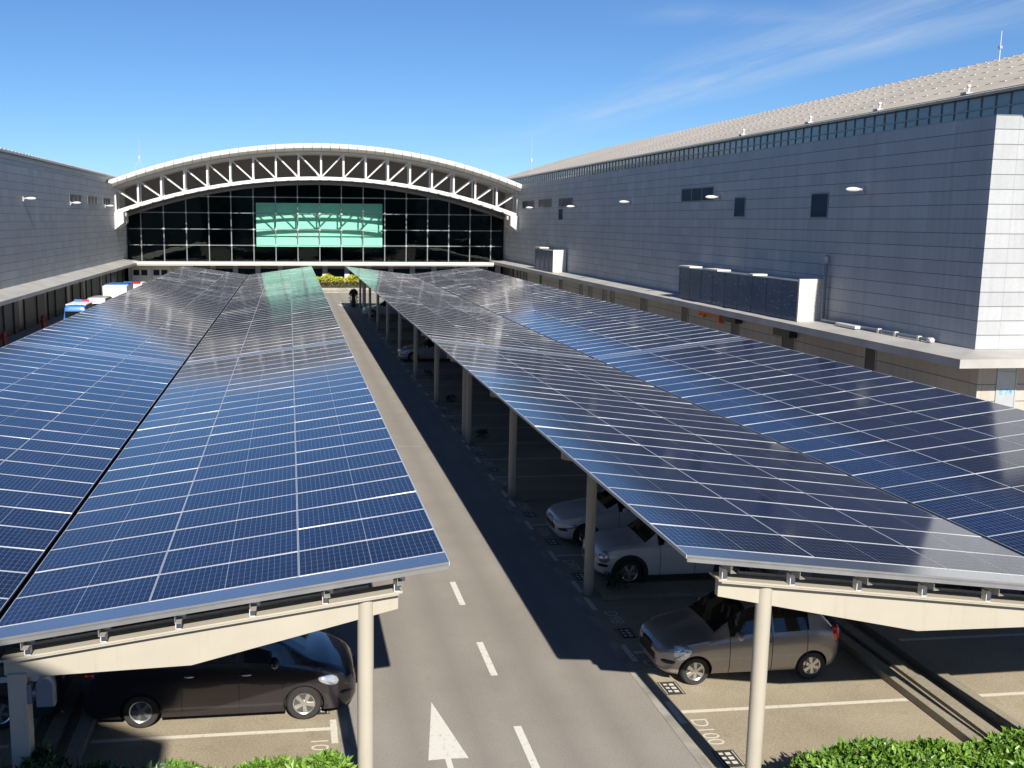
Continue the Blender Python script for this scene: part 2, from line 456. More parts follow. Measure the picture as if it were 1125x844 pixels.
up = nt.nodes.new('ShaderNodeMapRange'); lk(nt, s[2], up.inputs[0]); up.inputs[1].default_value = .05; up.inputs[2].default_value = .12
fwd = mth(nt, 'GREATER_THAN', s[1], 0)
cl = mth(nt, 'MULTIPLY', cl, mth(nt, 'MULTIPLY', up.outputs[0], fwd))
skyc = mixc(nt, 1.0, sky.outputs[0], (.76, .93, 1.08), 'MULTIPLY')   # clean tropical air: deeper blue
lk(nt, mixc(nt, cl, skyc, (6.5, 7.6, 8.6)), bg.inputs['Color'])
bg.inputs['Strength'].default_value = .05
scn.view_settings.view_transform = 'Standard'; scn.view_settings.look = 'None'
scn.view_settings.exposure = 1.0; scn.view_settings.gamma = 1

# ------------------------------------------------------------------ ground
XL, XR, YF = -20.6, 28.4, 136.0
struct(MB().quad([(-600,-300,-.012),(600,-300,-.012),(600,1200,-.012),(-600,1200,-.012)]).build('ground', 'earth'), 'ground around the compound')
struct(MB().quad([(-40,-30,0),(60,-30,0),(60,124.9,0),(-40,124.9,0)]).build('road', 'asphalt'), 'grey asphalt lane between the two solar carports')
BAYS_L = (-9.2, 0.74); BAYS_R = (6.74, 17.6)
for (a, b), nm in ((BAYS_L, 'left'), (BAYS_R, 'right')):
    m = MB()
    m.quad([(a,13.2,.004),(b,13.2,.004),(b,104.6,.004),(a,104.6,.004)])
    struct(m.build('parking_pavement', 'concrete'), 'pale concrete parking bays under the %s carport' % nm)
# gutter strip and kerb edge between lane and bays
k = MB()
for a in (.74, 6.56): k.quad([(a,13.2,.008),(a+.18,13.2,.008),(a+.18,104.6,.008),(a,104.6,.008)])
struct(k.build('gutter_strip', 'kerb'))
far = MB().box((-18.5,124.9,-.01),(27.5,127.2,.14)); struct(far.build('kerb', 'kerb', bevel=.02), 'pale raised kerb in front of the glass hall')

POSTS = [13.86, 22.68, 31.3, 39.45, 40.3, 48.5, 56.9, 65.3, 73.7, 82.1, 90.4, 96.8, 98.3, 103.0]
ISL = [y for y in POSTS if y not in (40.3, 98.3)]
# islands (raised fingers at the posts, and a double kerb with a channel down the middle)
for side, xa, xb, xm in (('left', .55, -3.6, -4.1), ('right', 7.2, 11.35, 12.0)):
    m = MB()
    sg = 1 if xb > xa else -1
    for y in ISL[1:-1]:
        m.box((xa, y-.42, .004), (xb, y+.42, .12))
        o2 = 2*xm
        m.box((o2-xa, y-.42, .004), (o2-xb, y+.42, .12))
    struct(m.build('parking_island', 'island', bevel=.015), 'raised concrete islands between bays of the %s carport' % side)
    m = MB()
    for d0, d1, h in ((-.62,-.36,.16),(-.36,-.14,.03),(-.14,.14,.10),(.14,.36,.03),(.36,.62,.16)):
        m.box((xm+d0+.002, 14.9, .002), (xm+d1-.002, 103.8, h))
    struct(m.build('median_kerb', 'island', bevel=.012), 'double concrete kerb down the middle of the %s bays' % side)

# painted markings
m = MB()
def flat(m, x0, y0, x1, y1, z): m.quad([(x0,y0,z),(x1,y0,z),(x1,y1,z),(x0,y1,z)])
y = 23.9
for y0, y1 in ((22.37,23.92),(18.62,20.24),(14.9,16.57),(11,12.8)): flat(m, 3.80, y0, 3.94, y1, .004)
y = 26.1
while y < 122: flat(m, 3.80, y, 3.94, y+1.6, .004); y += 3.75
struct(m.build('lane_dashes', 'road_paint'), 'white dashed centre line on the asphalt lane')
def arrow(x, y, flip=1, k=1):
    m = MB()
    P = [(0,2.05),(-.33,0),(-.05,.02),(-.045,-2.2),(.045,-2.2),(.05,.02),(.345,0)]
    m.quad([(x+p[0]*k*flip, y+p[1]*k*flip, .0045) for p in P][::-1])
    return m
struct(arrow(2.49, 15.59).build('lane_arrow', 'road_paint'), 'white lane arrow beside the dashed line')
struct(arrow(5.35, 107.6, -1, 1.4).build('lane_arrow', 'road_paint'), 'distant white lane arrow near the glass hall')
m = MB(); flat(m, .92, 39.15, 6.56, 39.27, .0045); flat(m, .92, 88.2, 6.56, 88.3, .0045)
struct(m.build('pavement_joint', 'kerb'))
m = MB()
def bay_lines(m, xa, xb, ys, z=.009):
    for y in ys:
        flat(m, min(xa,xb), y-.055, max(xa,xb), y+.055, z)
ys = []
for i in range(len(ISL)-1):
    a, b = ISL[i]+.1, ISL[i+1]-.1
    ys += [a + (b-a)*q/3 for q in range(4)]
ys = [y for y in ys if y > 13.5]
ys[1] = 16.74; ys[2] = 19.35
ysm = [y for i, y in enumerate(ys) if (i % 4) in (1, 2)]
bay_lines(m, 6.95, 11.35, ysm); bay_lines(m, 12.66, 17.2, ysm)
bay_lines(m, .72, -3.45, [y+.1 for y in ysm]); bay_lines(m, -4.75, -9.0, [y+.1 for y in ysm])
for y in ysm + [q+.55 for q in ISL] + [q-.55 for q in ISL]:
    flat(m, 6.78, y-.42, 6.90, y+.42, .0095); flat(m, .60, y-.42, .715, y+.42, .0095)
struct(m.build('bay_lines', 'bay_paint'), 'faded white lines of the parking bays')
def bay_number(s, x, y, rz):
    o = text_mesh('bay_number', s, .43, 'bay_paint', bold=-.002)
    o.location = (x, y, .0100); o.rotation_euler = (0, 0, rz); o.scale = (.98, 1.0, 1)
    struct(o, 'white bay number %s painted on the concrete' % s)
    m = MB(); flat(m, -.27, -.19, .27, .19, .0); m.build('stamp', 'dark_paint', None)
    st = bpy.context.scene.objects[-1] if False else COL.objects[-1]
    st.location = (x, y + (-.92 if x > 3 else -1.0), .0096); st.rotation_euler = (0,0,rz); st.name = 'bay_stamp'; struct(st)
    m = MB()
    for i in range(3): flat(m, -.19+i*.14, .01, -.10+i*.14, .10, 0); flat(m, -.19+i*.14, -.10, -.12+i*.14, -.03, 0)
    flat(m, -.24, -.165, .24, -.15, 0); flat(m, -.24, .15, .24, .165, 0)
    q = m.build('bay_stamp_marks', 'bay_paint', st); q.location = (0, 0, .0012)
bays = [ (15.55,'D100'), (18.45,'D99'), (21.2,'D98'), (24.75,'D97'), (27.35,'D96'), (30.0,'D95'), (33.2,'D94'), (35.7,'D93'), (38.2,'D92') ]
bays = [(16.74,'D100'),(19.35,'D99'),(22.0,'D98'),(25.6,'D97'),(28.4,'D96'),(31.1,'D95'),(34.1,'D94'),(36.8,'D93'),(39.3,'D92'),(43.2,'D91'),(45.9,'D90'),(48.2,'D89')]
for y, s_ in bays: bay_number(s_, 7.12, y-.74, -math.pi/2)
for y, s_ in ((16.05,'D101'), (18.65,'D102'), (21.2,'D103')): bay_number(s_, .42, y, math.pi/2)

# ------------------------------------------------------------------ solar carports
def panel_mesh(L, W):
    m = MB(); f = .017; t = .036
    l, w_ = L/2, W/2
    for a, b in (((-l,-w_,-t),(l,-w_+f,0)), ((-l,w_-f,-t),(l,w_,0)), ((-l,-w_+f,-t),(-l+.009,w_-f,0)), ((l-.009,-w_+f,-t),(l,w_-f,0))): m.box(a, b, 0)
    z = -.003; l2, w2 = l-.009, w_-f
    m.quad([(-l2,-w2,z),(l2,-w2,z),(l2,w2,z),(-l2,w2,z)], 1, [(0,0),(1,0),(1,1),(0,1)])
    m.quad([(-l2,w2,-.010),(l2,w2,-.010),(l2,-w2,-.010),(-l2,-w2,-.010)], 2)
    return m
def in_view(p):
    d = p - Vector((0,0,CAMZ)); z_ = d.dot(fw)
    if z_ < 1: return 1e9
    x = (d.dot(rr)/z_*1128.5+464.73)/1125
    return z_ if -.08 < x < 1.08 else z_+1000

ROWS = ((13.42, 39.74, 23), (39.84, 97.35, 52), (97.45, 103.7, 5))
def carport(label, halves, y0, y1, rows, posts, outer_post, first, group):
    # halves: (x_in, z_in, x_out, z_out)
    root = thing('solar_carport', label, 'solar carport', (halves[0][0], y0, 0), 0, group)
    bx, by = halves[0][0], y0
    def par(o):
        o.parent = root; o.matrix_parent_inverse = Matrix.Translation((-bx, -by, 0)); return o
    band = .42 if rows > 6 else .35
    pitch = (y1-y0-2*band)/rows
    slots = []
    for hi, (xi, zi, xo, zo) in enumerate(halves):
        a, b = ((xi, zi), (xo, zo)) if xo > xi else ((xo, zo), (xi, zi))
        ang = math.atan2(b[1]-a[1], b[0]-a[0]); sl = math.hypot(b[0]-a[0], b[1]-a[1])
        L = sl/3-.008; W = pitch-.008
        pm = panel_mesh(L, W); base = None
        for r_ in range(rows):
            for i in range(3):
                t = (i+.5)/3
                p = Vector((a[0]+(b[0]-a[0])*t, y0+band+(r_+.5)*pitch, a[1]+(b[1]-a[1])*t))
                slots.append((in_view(p), p, ang + random.gauss(0, .0022), hi, random.gauss(0, .0022)))
        halves_mesh.setdefault((root.name, hi), pm)
    slots.sort(key=lambda q: q[0])
    meshes = {}
    for hi in range(len(halves)):
        o = halves_mesh[(root.name, hi)].build('solar_panel', ['panel_frame', 'pv_cells', 'black']); meshes[hi] = o.data; bpy.data.objects.remove(o)
    for d, p, ang, hi, tx in slots[:100]:
        o = bpy.data.objects.new('solar_panel', meshes[hi]); COL.objects.link(o)
        o.location = p; o.rotation_euler = (tx, -ang, 0); par(o)
    if len(slots) > 100:
        bm = bmesh.new()
        for d, p, ang, hi, tx in slots[100:]:
            n0 = len(bm.verts); bm.from_mesh(meshes[hi]); bm.verts.ensure_lookup_table()
            mx = Matrix.Translation(p) @ Matrix.Rotation(-ang, 4, 'Y') @ Matrix.Rotation(tx, 4, 'X')
            bmesh.ops.transform(bm, matrix=mx, verts=bm.verts[n0:])
        me = bpy.data.meshes.new('solar_panels'); bm.to_mesh(me); bm.free()
        for n in ('panel_frame', 'pv_cells', 'black'): me.materials.append(M[n])
        o = bpy.data.objects.new('solar_panels', me); COL.objects.link(o); o['kind'] = 'stuff'; par(o)
    # flashing sheets at both ends, edge profiles
    for ye0, ye1, fr in ((y0, y0+band-.006, True), (y1-band+.006, y1, False)):
        m = MB()
        for xi, zi, xo, zo in halves:
            m.prism([(xi,zi-.004),(xo,zo-.004),(xo,zo-.02),(xi,zi-.02)], ye0, ye1, 1)
        par(m.build('end_flashing', 'flashing'))
        m = MB(); yy = ye0 if fr else ye1; dy = -.012 if fr else .012
        for xi, zi, xo, zo in halves:
            for q0, q1, off in ((-.004,-.032,0), (-.036,-.046,.5), (-.050,-.105,.2)):
                m.prism([(xi,zi+q0),(xo,zo+q0),(xo,zo+q1),(xi,zi+q1)], yy+dy*(1+off), yy, 1)
        par(m.build('edge_trim', 'trim_metal'))
    m = MB()
    for xi, zi, xo, zo in halves:
        s_ = 1 if xo > xi else -1
        m.box((xo, y0, zo-.06), (xo+.012*s_, y1, zo-.002))
    par(m.build('side_trim', 'panel_frame'))
    # rails added under the panel seams to stop sun leaking through
    m = MB()
    for xi, zi, xo, zo in halves:
        for t in (1/3, 2/3):
            x = xi+(xo-xi)*t; z = zi+(zo-zi)*t; m.box((x-.04, y0+.05, z-.085), (x+.04, y1-.05, z-.048))
    if rows > 0: par(m.build('seam_rails', 'purlin_grey'))
    # valley gutter
    xg = (halves[0][0]+halves[1][0])/2; zg = halves[0][1]
    m = MB().box((xg-.16, y0+.1, zg-.17), (xg+.16, y1-.1, zg-.15)).box((xg-.17, y0+.1, zg-.17), (xg-.155, y1-.1, zg-.06)).box((xg+.155, y0+.1, zg-.17), (xg+.17, y1-.1, zg-.06))
    par(m.build('valley_gutter', 'gutter_dark'))
    # purlins
    for xi, zi, xo, zo in halves:
        for q in range(6):
            t = .075 + q*.163
            if t > .98: continue
            x = xi+(xo-xi)*t; z = zi+(zo-zi)*t
            m = MB().box((x-.035, y0+.03, z-.235), (x-.029, y1-.03, z-.045)).box((x-.029, y0+.03, z-.051), (x+.05, y1-.03, z-.045)).box((x-.029, y0+.03, z-.235), (x+.05, y1-.03, z-.229))
            par(m.build('purlin', 'purlin_grey'))
    # frames: tapered beams on a round outer post and a square inner post
    for yp in posts:
        for xi, zi, xo, zo in halves:
            s_ = 1 if xo > xi else -1
            span = abs(xo-xi)
            zt = lambda d: zi+(zo-zi)*d/span-.415
            d0, d1, d2 = .10, 2.6, span-.66
            poly = [(xi+s_*d0, zt(d0)-.034), (xi+s_*d2, zt(d2)-.034), (xi+s_*d2, zt(d2)-.30), (xi+s_*d1, zt(d1)-.60), (xi+s_*(d0+.08), zt(d0)-.32), (xi+s_*d0, zt(d0)-.27)]
            m = MB(); m.prism(poly, yp-.055, yp+.055, 1)
            par(m.build('beam_web', 'cream_steel', bevel=.004))
            m = MB()
            fl = lambda lo, hi_, a0, a1, ya, yb: m.prism([(xi+s_*a0, zt(a0)+lo), (xi+s_*a1, zt(a1)+lo), (xi+s_*a1, zt(a1)+hi_), (xi+s_*a0, zt(a0)+hi_)], ya, yb, 1)
            fl(-.032, 0, d0-.02, d2+.05, yp-.18, yp+.18)
            fl(-.058, -.034, d0+.03, d2+.0, yp-.17, yp-.15)
            fl(.002, .05, d0+.3, d2-.4, yp+.152, yp+.178)
            par(m.build('beam_flange', 'cream_steel', bevel=.004))
            if yp == posts[0] and first:
                for q in range(6):
                    t = .075+q*.163
                    x = xi+(xo-xi)*t; d = abs(x-xi)
                    if d > d2+.03 or d < d0: continue
                    zb = zt(d)
                    m = MB().box((x-.055, yp-.17, zb+.001), (x+.025, yp-.06, zb+.17)).box((x-.027, yp-.15, zb+.1), (x-.012, yp-.1, zb+.3))
                    m.tube((x-.06, yp-.13, zb+.22), (x+.09, yp-.13, zb+.22), .02, 8).tube((x-.06, yp-.13, zb+.28), (x+.07, yp-.13, zb+.28), .016, 8)
                    br = m.build('purlin_bracket', 'white_metal'); par(br)
                    p2 = MB().box((x-.008, yp-.192, zb+.16), (x+.098, yp-.186, zb+.30)).build('bracket_plate', 'galvanised', br)
            # posts
            if xo == halves[0][2]: px_ = outer_post
            else: px_ = xo - s_*abs(outer_post-halves[0][2])
            dpx = abs(px_-xi)
            m = MB().tube((px_, yp, .0), (px_, yp, zt(dpx)-.05), .118, 20)
            m.tube((px_, yp, 0), (px_, yp, .02), .2, 20)
            yo = yp-.03
            par(m.build('outer_post', 'cream_steel', smooth=R(40)))
            pxi = xi+s_*.27
            m = MB().box((pxi-.125, yp-.10, .0), (pxi+.125, yp+.16, zt(.3)-.275))
            par(m.build('inner_post', 'cream_steel', bevel=.01))
    return root
halves_mesh = {}
LH = [(-4.03, 3.30, 2.12, 4.16), (-4.12, 3.30, -10.30, 4.16)]
RH = [(12.03, 3.36, 5.54, 4.14), (12.12, 3.36, 18.45, 4.14)]
names = (('nearest butterfly solar carport on the %s of the lane', 'long middle solar carport on the %s of the lane', 'short far solar carport on the %s of the lane by the glass hall'))
for H, sd, op in ((LH, 'left', 1.0), (RH, 'right', 6.95)):
    for i, (a, b, n) in enumerate(ROWS):
        ps = [y for y in POSTS if a < y < b]
        carport(names[i] % sd, H, a, b, n, ps, op, i == 0, 'solar carports either side of the lane')

# floodlight on the left inner post
fl = thing('floodlight', 'grey round-topped floodlight fixed to square carport post', 'floodlight', (-3.635, 13.82, 2.36))
MB().box((0,-.07,-.14),(.06,.07,.14)).build('mounting_plate', 'lamp_grey', fl, bevel=.01)
MB().tube((.06,0,0),(.15,-.02,.0),.06,14,r2=.07).tube((.05,0,-.12),(.16,-.02,-.05),.018,8).build('swivel_arm', 'lamp_grey', fl, smooth=R(40))
pts = [(-.125,-.20),(.125,-.20),(.125,.10)] + [(.125*math.cos(R(a)), .10+.125*math.sin(R(a))) for a in range(15, 181, 15)]
MB().prism(pts, -.09, .06, 1).build('lamp_head', 'lamp_grey', fl, loc=(.25,-.03,.02), bevel=.025)
MB().prism([(p[0]*.8, p[1]*.8) for p in pts], -.012, 0, 1).build('lamp_lens', 'window_glass', fl, loc=(.25,.045,.02))

# ------------------------------------------------------------------ right hall
def prof(X): d = X-29.6; return 14.42 + .349*d - .00282*d*d
rh = thing('exhibition_hall', 'long right hall clad in stone panels with pale curved roof', 'building', (XR, 39.4, 0))
def hall_part(m, name, mats, root, **k):
    o = m.build(name, mats, **k); o.parent = root; o.matrix_parent_inverse = Matrix.Translation(-Vector(root.location)); return o
YE = 39.4
hall_part(MB().box((XR, YE, 3.3), (75, 150, 13.15)), 'upper_wall', 'stone', rh)
hall_part(MB().box((XR+.02, YE-.33, 0), (75, 150, 3.12)), 'lower_wall', 'stone_low', rh)
m = MB().box((29.6, 39.3, 13.15), (74, 150, 14.36)); hall_part(m, 'clerestory', 'clerestory_glass', rh)
m = MB(); y = 39.35
while y < 137: m.box((29.55, y-.03, 13.15), (29.6, y+.03, 14.36)); y += .92
m.box((29.54, 39.3, 13.66), (29.6, 150, 13.72)).box((29.5, 39.25, 14.30), (29.6, 150, 14.42)).box((28.4, YE, 13.151), (29.6, 150, 13.20))
hall_part(m, 'clerestory_mullions', 'mullion', rh)
m = MB(); N = 22
xs = [29.35+ (78-29.35)*i/N for i in range(N+1)]
for i in range(N):
    a, b = xs[i], xs[i+1]
    m.quad([(a,38.9,prof(a)),(b,38.9,prof(b)),(b,150,prof(b)),(a,150,prof(a))])
    m.quad([(a,38.9,prof(a)-.12),(a,38.9,prof(a)),(b,38.9,prof(b)),(b,38.9,prof(b)-.12)][::-1])
m.quad([(29.35,38.9,prof(29.35)-.12),(29.35,150,prof(29.35)-.12),(29.35,150,prof(29.35)),(29.35,38.9,prof(29.35))])
for X in (31.5, 33.8, 36.6, 40.0, 44.0, 48.5):     # rows of pale standing clips
    y = 39.5
    while y < 136:
        z = prof(X); m.box((X-.04, y, z-.02), (X+.08, y+.40, z+.02), 1); y += .95
hall_part(m, 'roof', ['roof_ribs', 'white_fascia'], rh)
# ledge (concrete shelf with sloped top) round the corner
m = MB()
pr = [(XR+.02, 3.62), (26.3, 3.50), (26.3, 3.14), (XR+.02, 3.20)]
m.prism(pr, 39.42, 135.5, 1)
m.prism([(YE+.02, 3.62), (37.3, 3.50), (37.3, 3.14), (YE+.02, 3.20)], XR+.02, 75, 0)
a_, b_, c_, e_ = (26.3,37.3), (XR+.02,37.3), (XR+.02,39.42), (26.3,39.42)      # hipped corner
m.quad([(*a_,3.5),(*b_,3.5),(*c_,3.62)]).quad([(*a_,3.5),(*c_,3.62),(*e_,3.5)])
m.quad([(*a_,3.14),(*b_,3.14),(*b_,3.5),(*a_,3.5)]).quad([(*e_,3.14),(*a_,3.14),(*a_,3.5),(*e_,3.5)]).quad([(*e_,3.14),(*c_,3.2),(*b_,3.14),(*a_,3.14)])
hall_part(m, 'ledge', 'ledge', rh)
for X in (30.6, 33.7):
    m = MB(); m.prism([(37.295,3.145),(37.295,3.506),(39.35,3.632),(39.35,3.60),(37.33,3.48),(37.33,3.145)], X, X+.06, 0)
    hall_part(m, 'ledge_joint', 'dark_door', rh)
# door, lower-wall openings
YD = YE-.35
d = hall_part(MB().box((29.32, YD-.005, 0), (30.12, YD+.03, 2.72)).box((29.26, YD-.03, 0), (29.32, YD+.02, 3.11)).box((30.12, YD-.03, 0), (30.18, YD+.02, 3.11)), 'door', 'door_grey', rh, loc=(0,0,0))
MB().box((29.32, YD-.004, 2.74), (30.12, YD+.03, 3.10)).build('transom_panel', 'grey_metal').parent = d
MB().tube((30.06, YD-.06, 1.05), (30.06, YD-.01, 1.05), .03, 10).build('handle', 'trim_black').parent = d
t = text_mesh('door_number', 'E 74', .33, 'sign_blue', bold=.006); t.parent = d; t.location = (29.72, YD-.009, 1.86); t.rotation_euler = (R(90), 0, 0)
for q in d.children: q.matrix_parent_inverse = d.matrix_world.inverted()
for yy, wd, z0 in ((129.8,1.0,0),(127.2,.7,0),(125.6,.7,0),(123.8,.7,0),(122.4,.7,0),(115.1,1.1,0),(106.3,1.3,0),(98.6,.9,0),(95.4,1.1,0),(90.9,1.0,0),(88.6,1.0,0),(80.3,1.4,0),(71.4,1.2,0),(62.8,1.2,0),(55.6,1.5,0),(47.1,.9,0)):
    nm = 'door'
    m = MB().box((XR-.03, yy-wd/2-.06, 0), (XR+.02, yy-wd/2, 2.85)).box((XR-.03, yy+wd/2, 0), (XR+.02, yy+wd/2+.06, 2.85)).box((XR-.03, yy-wd/2-.06, 2.85), (XR+.02, yy+wd/2+.06, 2.92))
    fr = hall_part(m, 'door', 'grey_metal', rh)
    q = MB().box((XR-.006, yy-wd/2, 0), (XR+.02, yy+wd/2, 2.85)).build('door_leaf', 'dark_door'); q.parent = fr; q.matrix_parent_inverse = fr.matrix_parent_inverse.copy()
    q.matrix_parent_inverse = Matrix.Identity(4); q.parent = fr
for yy, zc in ((62.8, 2.72), (55.6, 2.62)):
    hall_part(MB().box((27.9, yy-1.0, zc-.26), (XR-.035, yy+1.0, zc+.26)), 'sign_box', 'dark_door', rh)
for y0, y1, z0, z1, n in ((119.2,125.3,10.25,11.2,4),(111.1,117,10.26,11.24,4),(102.6,108.0,10.26,11.2,4),(67.4,73.1,10.22,11.2,3),(62.35,63.9,9.12,10.4,1),(52.2,54.0,9.06,10.42,1),(106.3,107.9,8.9,10.1,1)):
    m = MB().box((XR-.03, y0, z0), (XR-.02+.1, y1, z0+.07)).box((XR-.03, y0, z1-.07), (XR+.08, y1, z1))
    for i in range(n+1): yy = y0+(y1-y0)*i/n; m.box((XR-.029, yy-.04, z0+.002), (XR+.08, yy+.04, z1-.002))
    fr = hall_part(m, 'window', 'mullion', rh)
    q = MB().box((XR-.008, y0+.03, z0+.03), (XR+.05, y1-.03, z1-.03)).build('window_pane', 'window_glass'); q.parent = fr

# ------------------------------------------------------------------ left hall
lh = thing('exhibition_hall', 'left hall of blue-grey stone panels with diagonal lamp shadows', 'building', (XL, 60, 0))
hall_part(MB().box((-70, 20, 3.5), (XL, 150, 12.69)), 'upper_wall', 'stone', lh)
hall_part(MB().box((-70, 20, 0), (XL-.25, 150, 3.45)), 'lower_wall', 'dark_panels', lh)
y = 52
while y < 133: hall_part(MB().box((XL-.26, y, 0), (XL-.14, y+random.uniform(.3,.7), 3.2)), 'pilaster', 'dark_panels', lh); y += random.uniform(2.6, 5.2)
k = 0
for yy in (66.5, 75.0, 83.5, 92, 100.5, 109, 117.5, 126):
    fr = hall_part(MB().box((XL-.27, yy-.95, 0), (XL-.235, yy+.95, 2.55)), 'door', 'dark_door', lh)
m = MB().box((-70, 20, 12.69), (-21.2, 150, 13.62)); hall_part(m, 'clerestory', 'band_ribs', lh)
m = MB().box((-21.2, 20, 13.1), (-21.16, 150, 13.14)).box((-21.3, 20, 12.692), (XL, 150, 12.74)); hall_part(m, 'clerestory_rails', 'mullion', lh)
def prl(d): return 13.72 + .26*d - .0027*d*d
m = MB(); N = 16
for i in range(N):
    a, b = 45*i/N, 45*(i+1)/N
    m.quad([(-21.0-a,20,prl(a)),(-21.0-a,150,prl(a)),(-21.0-b,150,prl(b)),(-21.0-b,20,prl(b))])
m.box((-21.0,20,13.56), (-20.9,150,13.73), 1)
for d_ in (1.2, 3.0):
    y = 40
    while y < 150: m.box((-21.0-d_-.1, y, prl(d_)-.02), (-21.0-d_+.1, y+.62, prl(d_)+.05), 1); y += 1.1
hall_part(m, 'roof', ['roof_ribs', 'white_fascia'], lh)
m = MB().prism([(XL-.02, 3.66), (-18.8, 3.30), (-18.8, 3.02), (XL-.3, 3.15)], 30, 135.5, 1)
hall_part(m, 'ledge', 'ledge', lh)
for y0, y1 in ((102.2,107.9),(111.1,116.4),(120,124.6)):
    z0, z1 = 10.08, 11.0
    m = MB().box((XL-.08, y0, z0), (XL+.03, y1, z0+.07)).box((XL-.08, y0, z1-.07), (XL+.03, y1, z1))
    for i in range(4): yy = y0+(y1-y0)*i/3; m.box((XL-.08, yy-.05, z0+.002), (XL+.029, yy+.05, z1-.002))
    fr = hall_part(m, 'window', 'mullion', lh)
    q = MB().box((XL-.05, y0+.03, z0+.03), (XL+.008, y1-.03, z1-.03)).build('window_pane', 'window_glass'); q.parent = fr

# ------------------------------------------------------------------ glass hall at the end
XC = 3.9
gh = thing('glass_hall', 'glass fronted hall under a white arched roof truss', 'building', (XC, YF, 0))
def arc(half, zc, sag):
    Rr = (half*half+sag*sag)/(2*sag)
    return lambda x: zc - Rr + math.sqrt(max(0, Rr*Rr-(x-XC)**2))
top = arc(24.5, 17.75, 4.50)       # upper edge of the fascia
chu = lambda x: top(x)-1.02        # top chord
chb = arc(24.5, 13.72, 4.30)       # bottom chord
gt = lambda x: chb(x) - .42        # head of the glazing
def G(m, n, mats, **k): return hall_part(m, n, mats, gh, **k)
SEG = 44
X = [XC-24.9+49.8*i/SEG for i in range(SEG+1)]
m = MB()
for i in range(SEG):
    a, b = X[i], X[i+1]
    m.quad([(a,126.4,top(a)),(b,126.4,top(b)),(b,178,top(b)),(a,178,top(a))])
    m.quad([(a,126.9,top(a)-.86),(a,178,top(a)-.86),(b,178,top(b)-.86),(b,126.9,top(b)-.86)])
G(m, 'roof', 'soffit', smooth=None)
# segmented rounded fascia
m = MB(); n = 0
NS = 46
for i in range(NS):
    a = XC-24.9+49.8*(i+.02)/NS; b = XC-24.9+49.8*(i+.98)/NS
    pf = [(126.9,-.86),(126.35,-.80),(126.02,-.55),(125.95,-.28),(126.1,-.06),(126.5,.03)]
    for (ya,za),(yb,zb) in zip(pf, pf[1:]):
        m.quad([(a,ya,top(a)+za),(b,ya,top(b)+za),(b,yb,top(b)+zb),(a,yb,top(a)+zb)])
    m.quad([(a,126.5,top(a)+.03),(b,126.5,top(b)+.03),(b,140,top(b)+.03),(a,140,top(a)+.03)])
G(m, 'fascia', 'white_fascia')
NB = 9; PX = [XC + (i-NB)*24.5/NB for i in range(2*NB+1)]
for yt, rad in ((128.0, 1.0), (130.2, .8)):
    for fn, nm, r_ in ((chu, 'top_chord', .10*rad), (chb, 'bottom_chord', .185*rad)):
        m = MB()
        for i in range(36):
            a = XC-24.5+49*i/36; b = XC-24.5+49*(i+1)/36
            m.bar((a,yt,fn(a)), (b,yt,fn(b)), r_*1.6, r_*2)
        G(m, nm, 'white_metal')
    for i, x in enumerate(PX):
        wd = .225*rad if i not in (0, 2*NB) else .34*rad
        G(MB().bar((x,yt,chb(x)), (x,yt,chu(x)), wd, wd*.8, up=(0,1,0)), 'truss_post', 'white_metal')
    for i in range(2*NB):
        a, b = (PX[i], PX[i+1]) if i < NB else (PX[i+1], PX[i])
        G(MB().bar((a,yt,chu(a)-.05), (b,yt,chb(b)+.1), .155*rad, .15*rad, up=(0,1,0)), 'truss_diagonal', 'white_metal')
# corbels carrying the truss
for x, s_ in ((XL, 1), (XR, -1)):
    for y0 in (127.2, 129.6):
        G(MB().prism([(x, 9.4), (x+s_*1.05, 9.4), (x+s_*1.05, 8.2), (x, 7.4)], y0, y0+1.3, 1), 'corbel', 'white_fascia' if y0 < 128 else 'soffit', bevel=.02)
# wall above the glazing
m = MB()
for i in range(SEG):
    a, b = X[i], X[i+1]
    m.quad([(a,YF-.1,gt(a)),(b,YF-.1,gt(b)),(b,YF-.1,top(b)-.8),(a,YF-.1,top(a)-.8)])
    m.quad([(a,YF-.5,gt(a)-.12),(a,YF-.5,gt(a)+.2),(b,YF-.5,gt(b)+.2),(b,YF-.5,gt(b)-.12)][::-1])
    m.quad([(a,YF-.5,gt(a)-.12),(b,YF-.5,gt(b)-.12),(b,YF+.3,gt(b)-.12),(a,YF+.3,gt(a)-.12)])
G(m, 'upper_cladding', 'cladding')
# glazing
ZS = 3.35
MX = [XC + (i-8)*2.835 for i in range(17)]
ZR = [5.38, 7.43, 9.5, 11.55, 13.3]
m = MB(); e = [XL+.35] + MX + [XR-.35]
for a, b in zip(e, e[1:]):
    zs = [ZS] + [z for z in ZR]
    a2, b2 = a+.03, b-.03
    for z0, z1 in zip(zs, zs[1:]):
        hi = min(gt(a2), gt(b2))
        if z0 >= hi: break
        if z1 >= hi or z1 == ZR[-1]:
            m.quad([(a2,YF,z0+.03),(b2,YF,z0+.03),(b2,YF,max(z0+.04, gt(b2))),(a2,YF,max(z0+.04, gt(a2)))]); break
        m.quad([(a2,YF,z0+.03),(b2,YF,z0+.03),(b2,YF,z1-.03),(a2,YF,z1-.03)])
G(m, 'glazing', 'facade_glass')
for x in MX: G(MB().box((x-.06, YF-.12, ZS), (x+.06, YF+.08, gt(x))), 'mullion', 'mullion')
for z in ZR[:-1]:
    hw = 24.2
    while gt(XC+hw) < z: hw -= .1
    G(MB().box((XC-hw, YF-.09, z-.05), (XC+hw, YF+.05, z+.05)), 'transom', 'mullion')
m = MB()
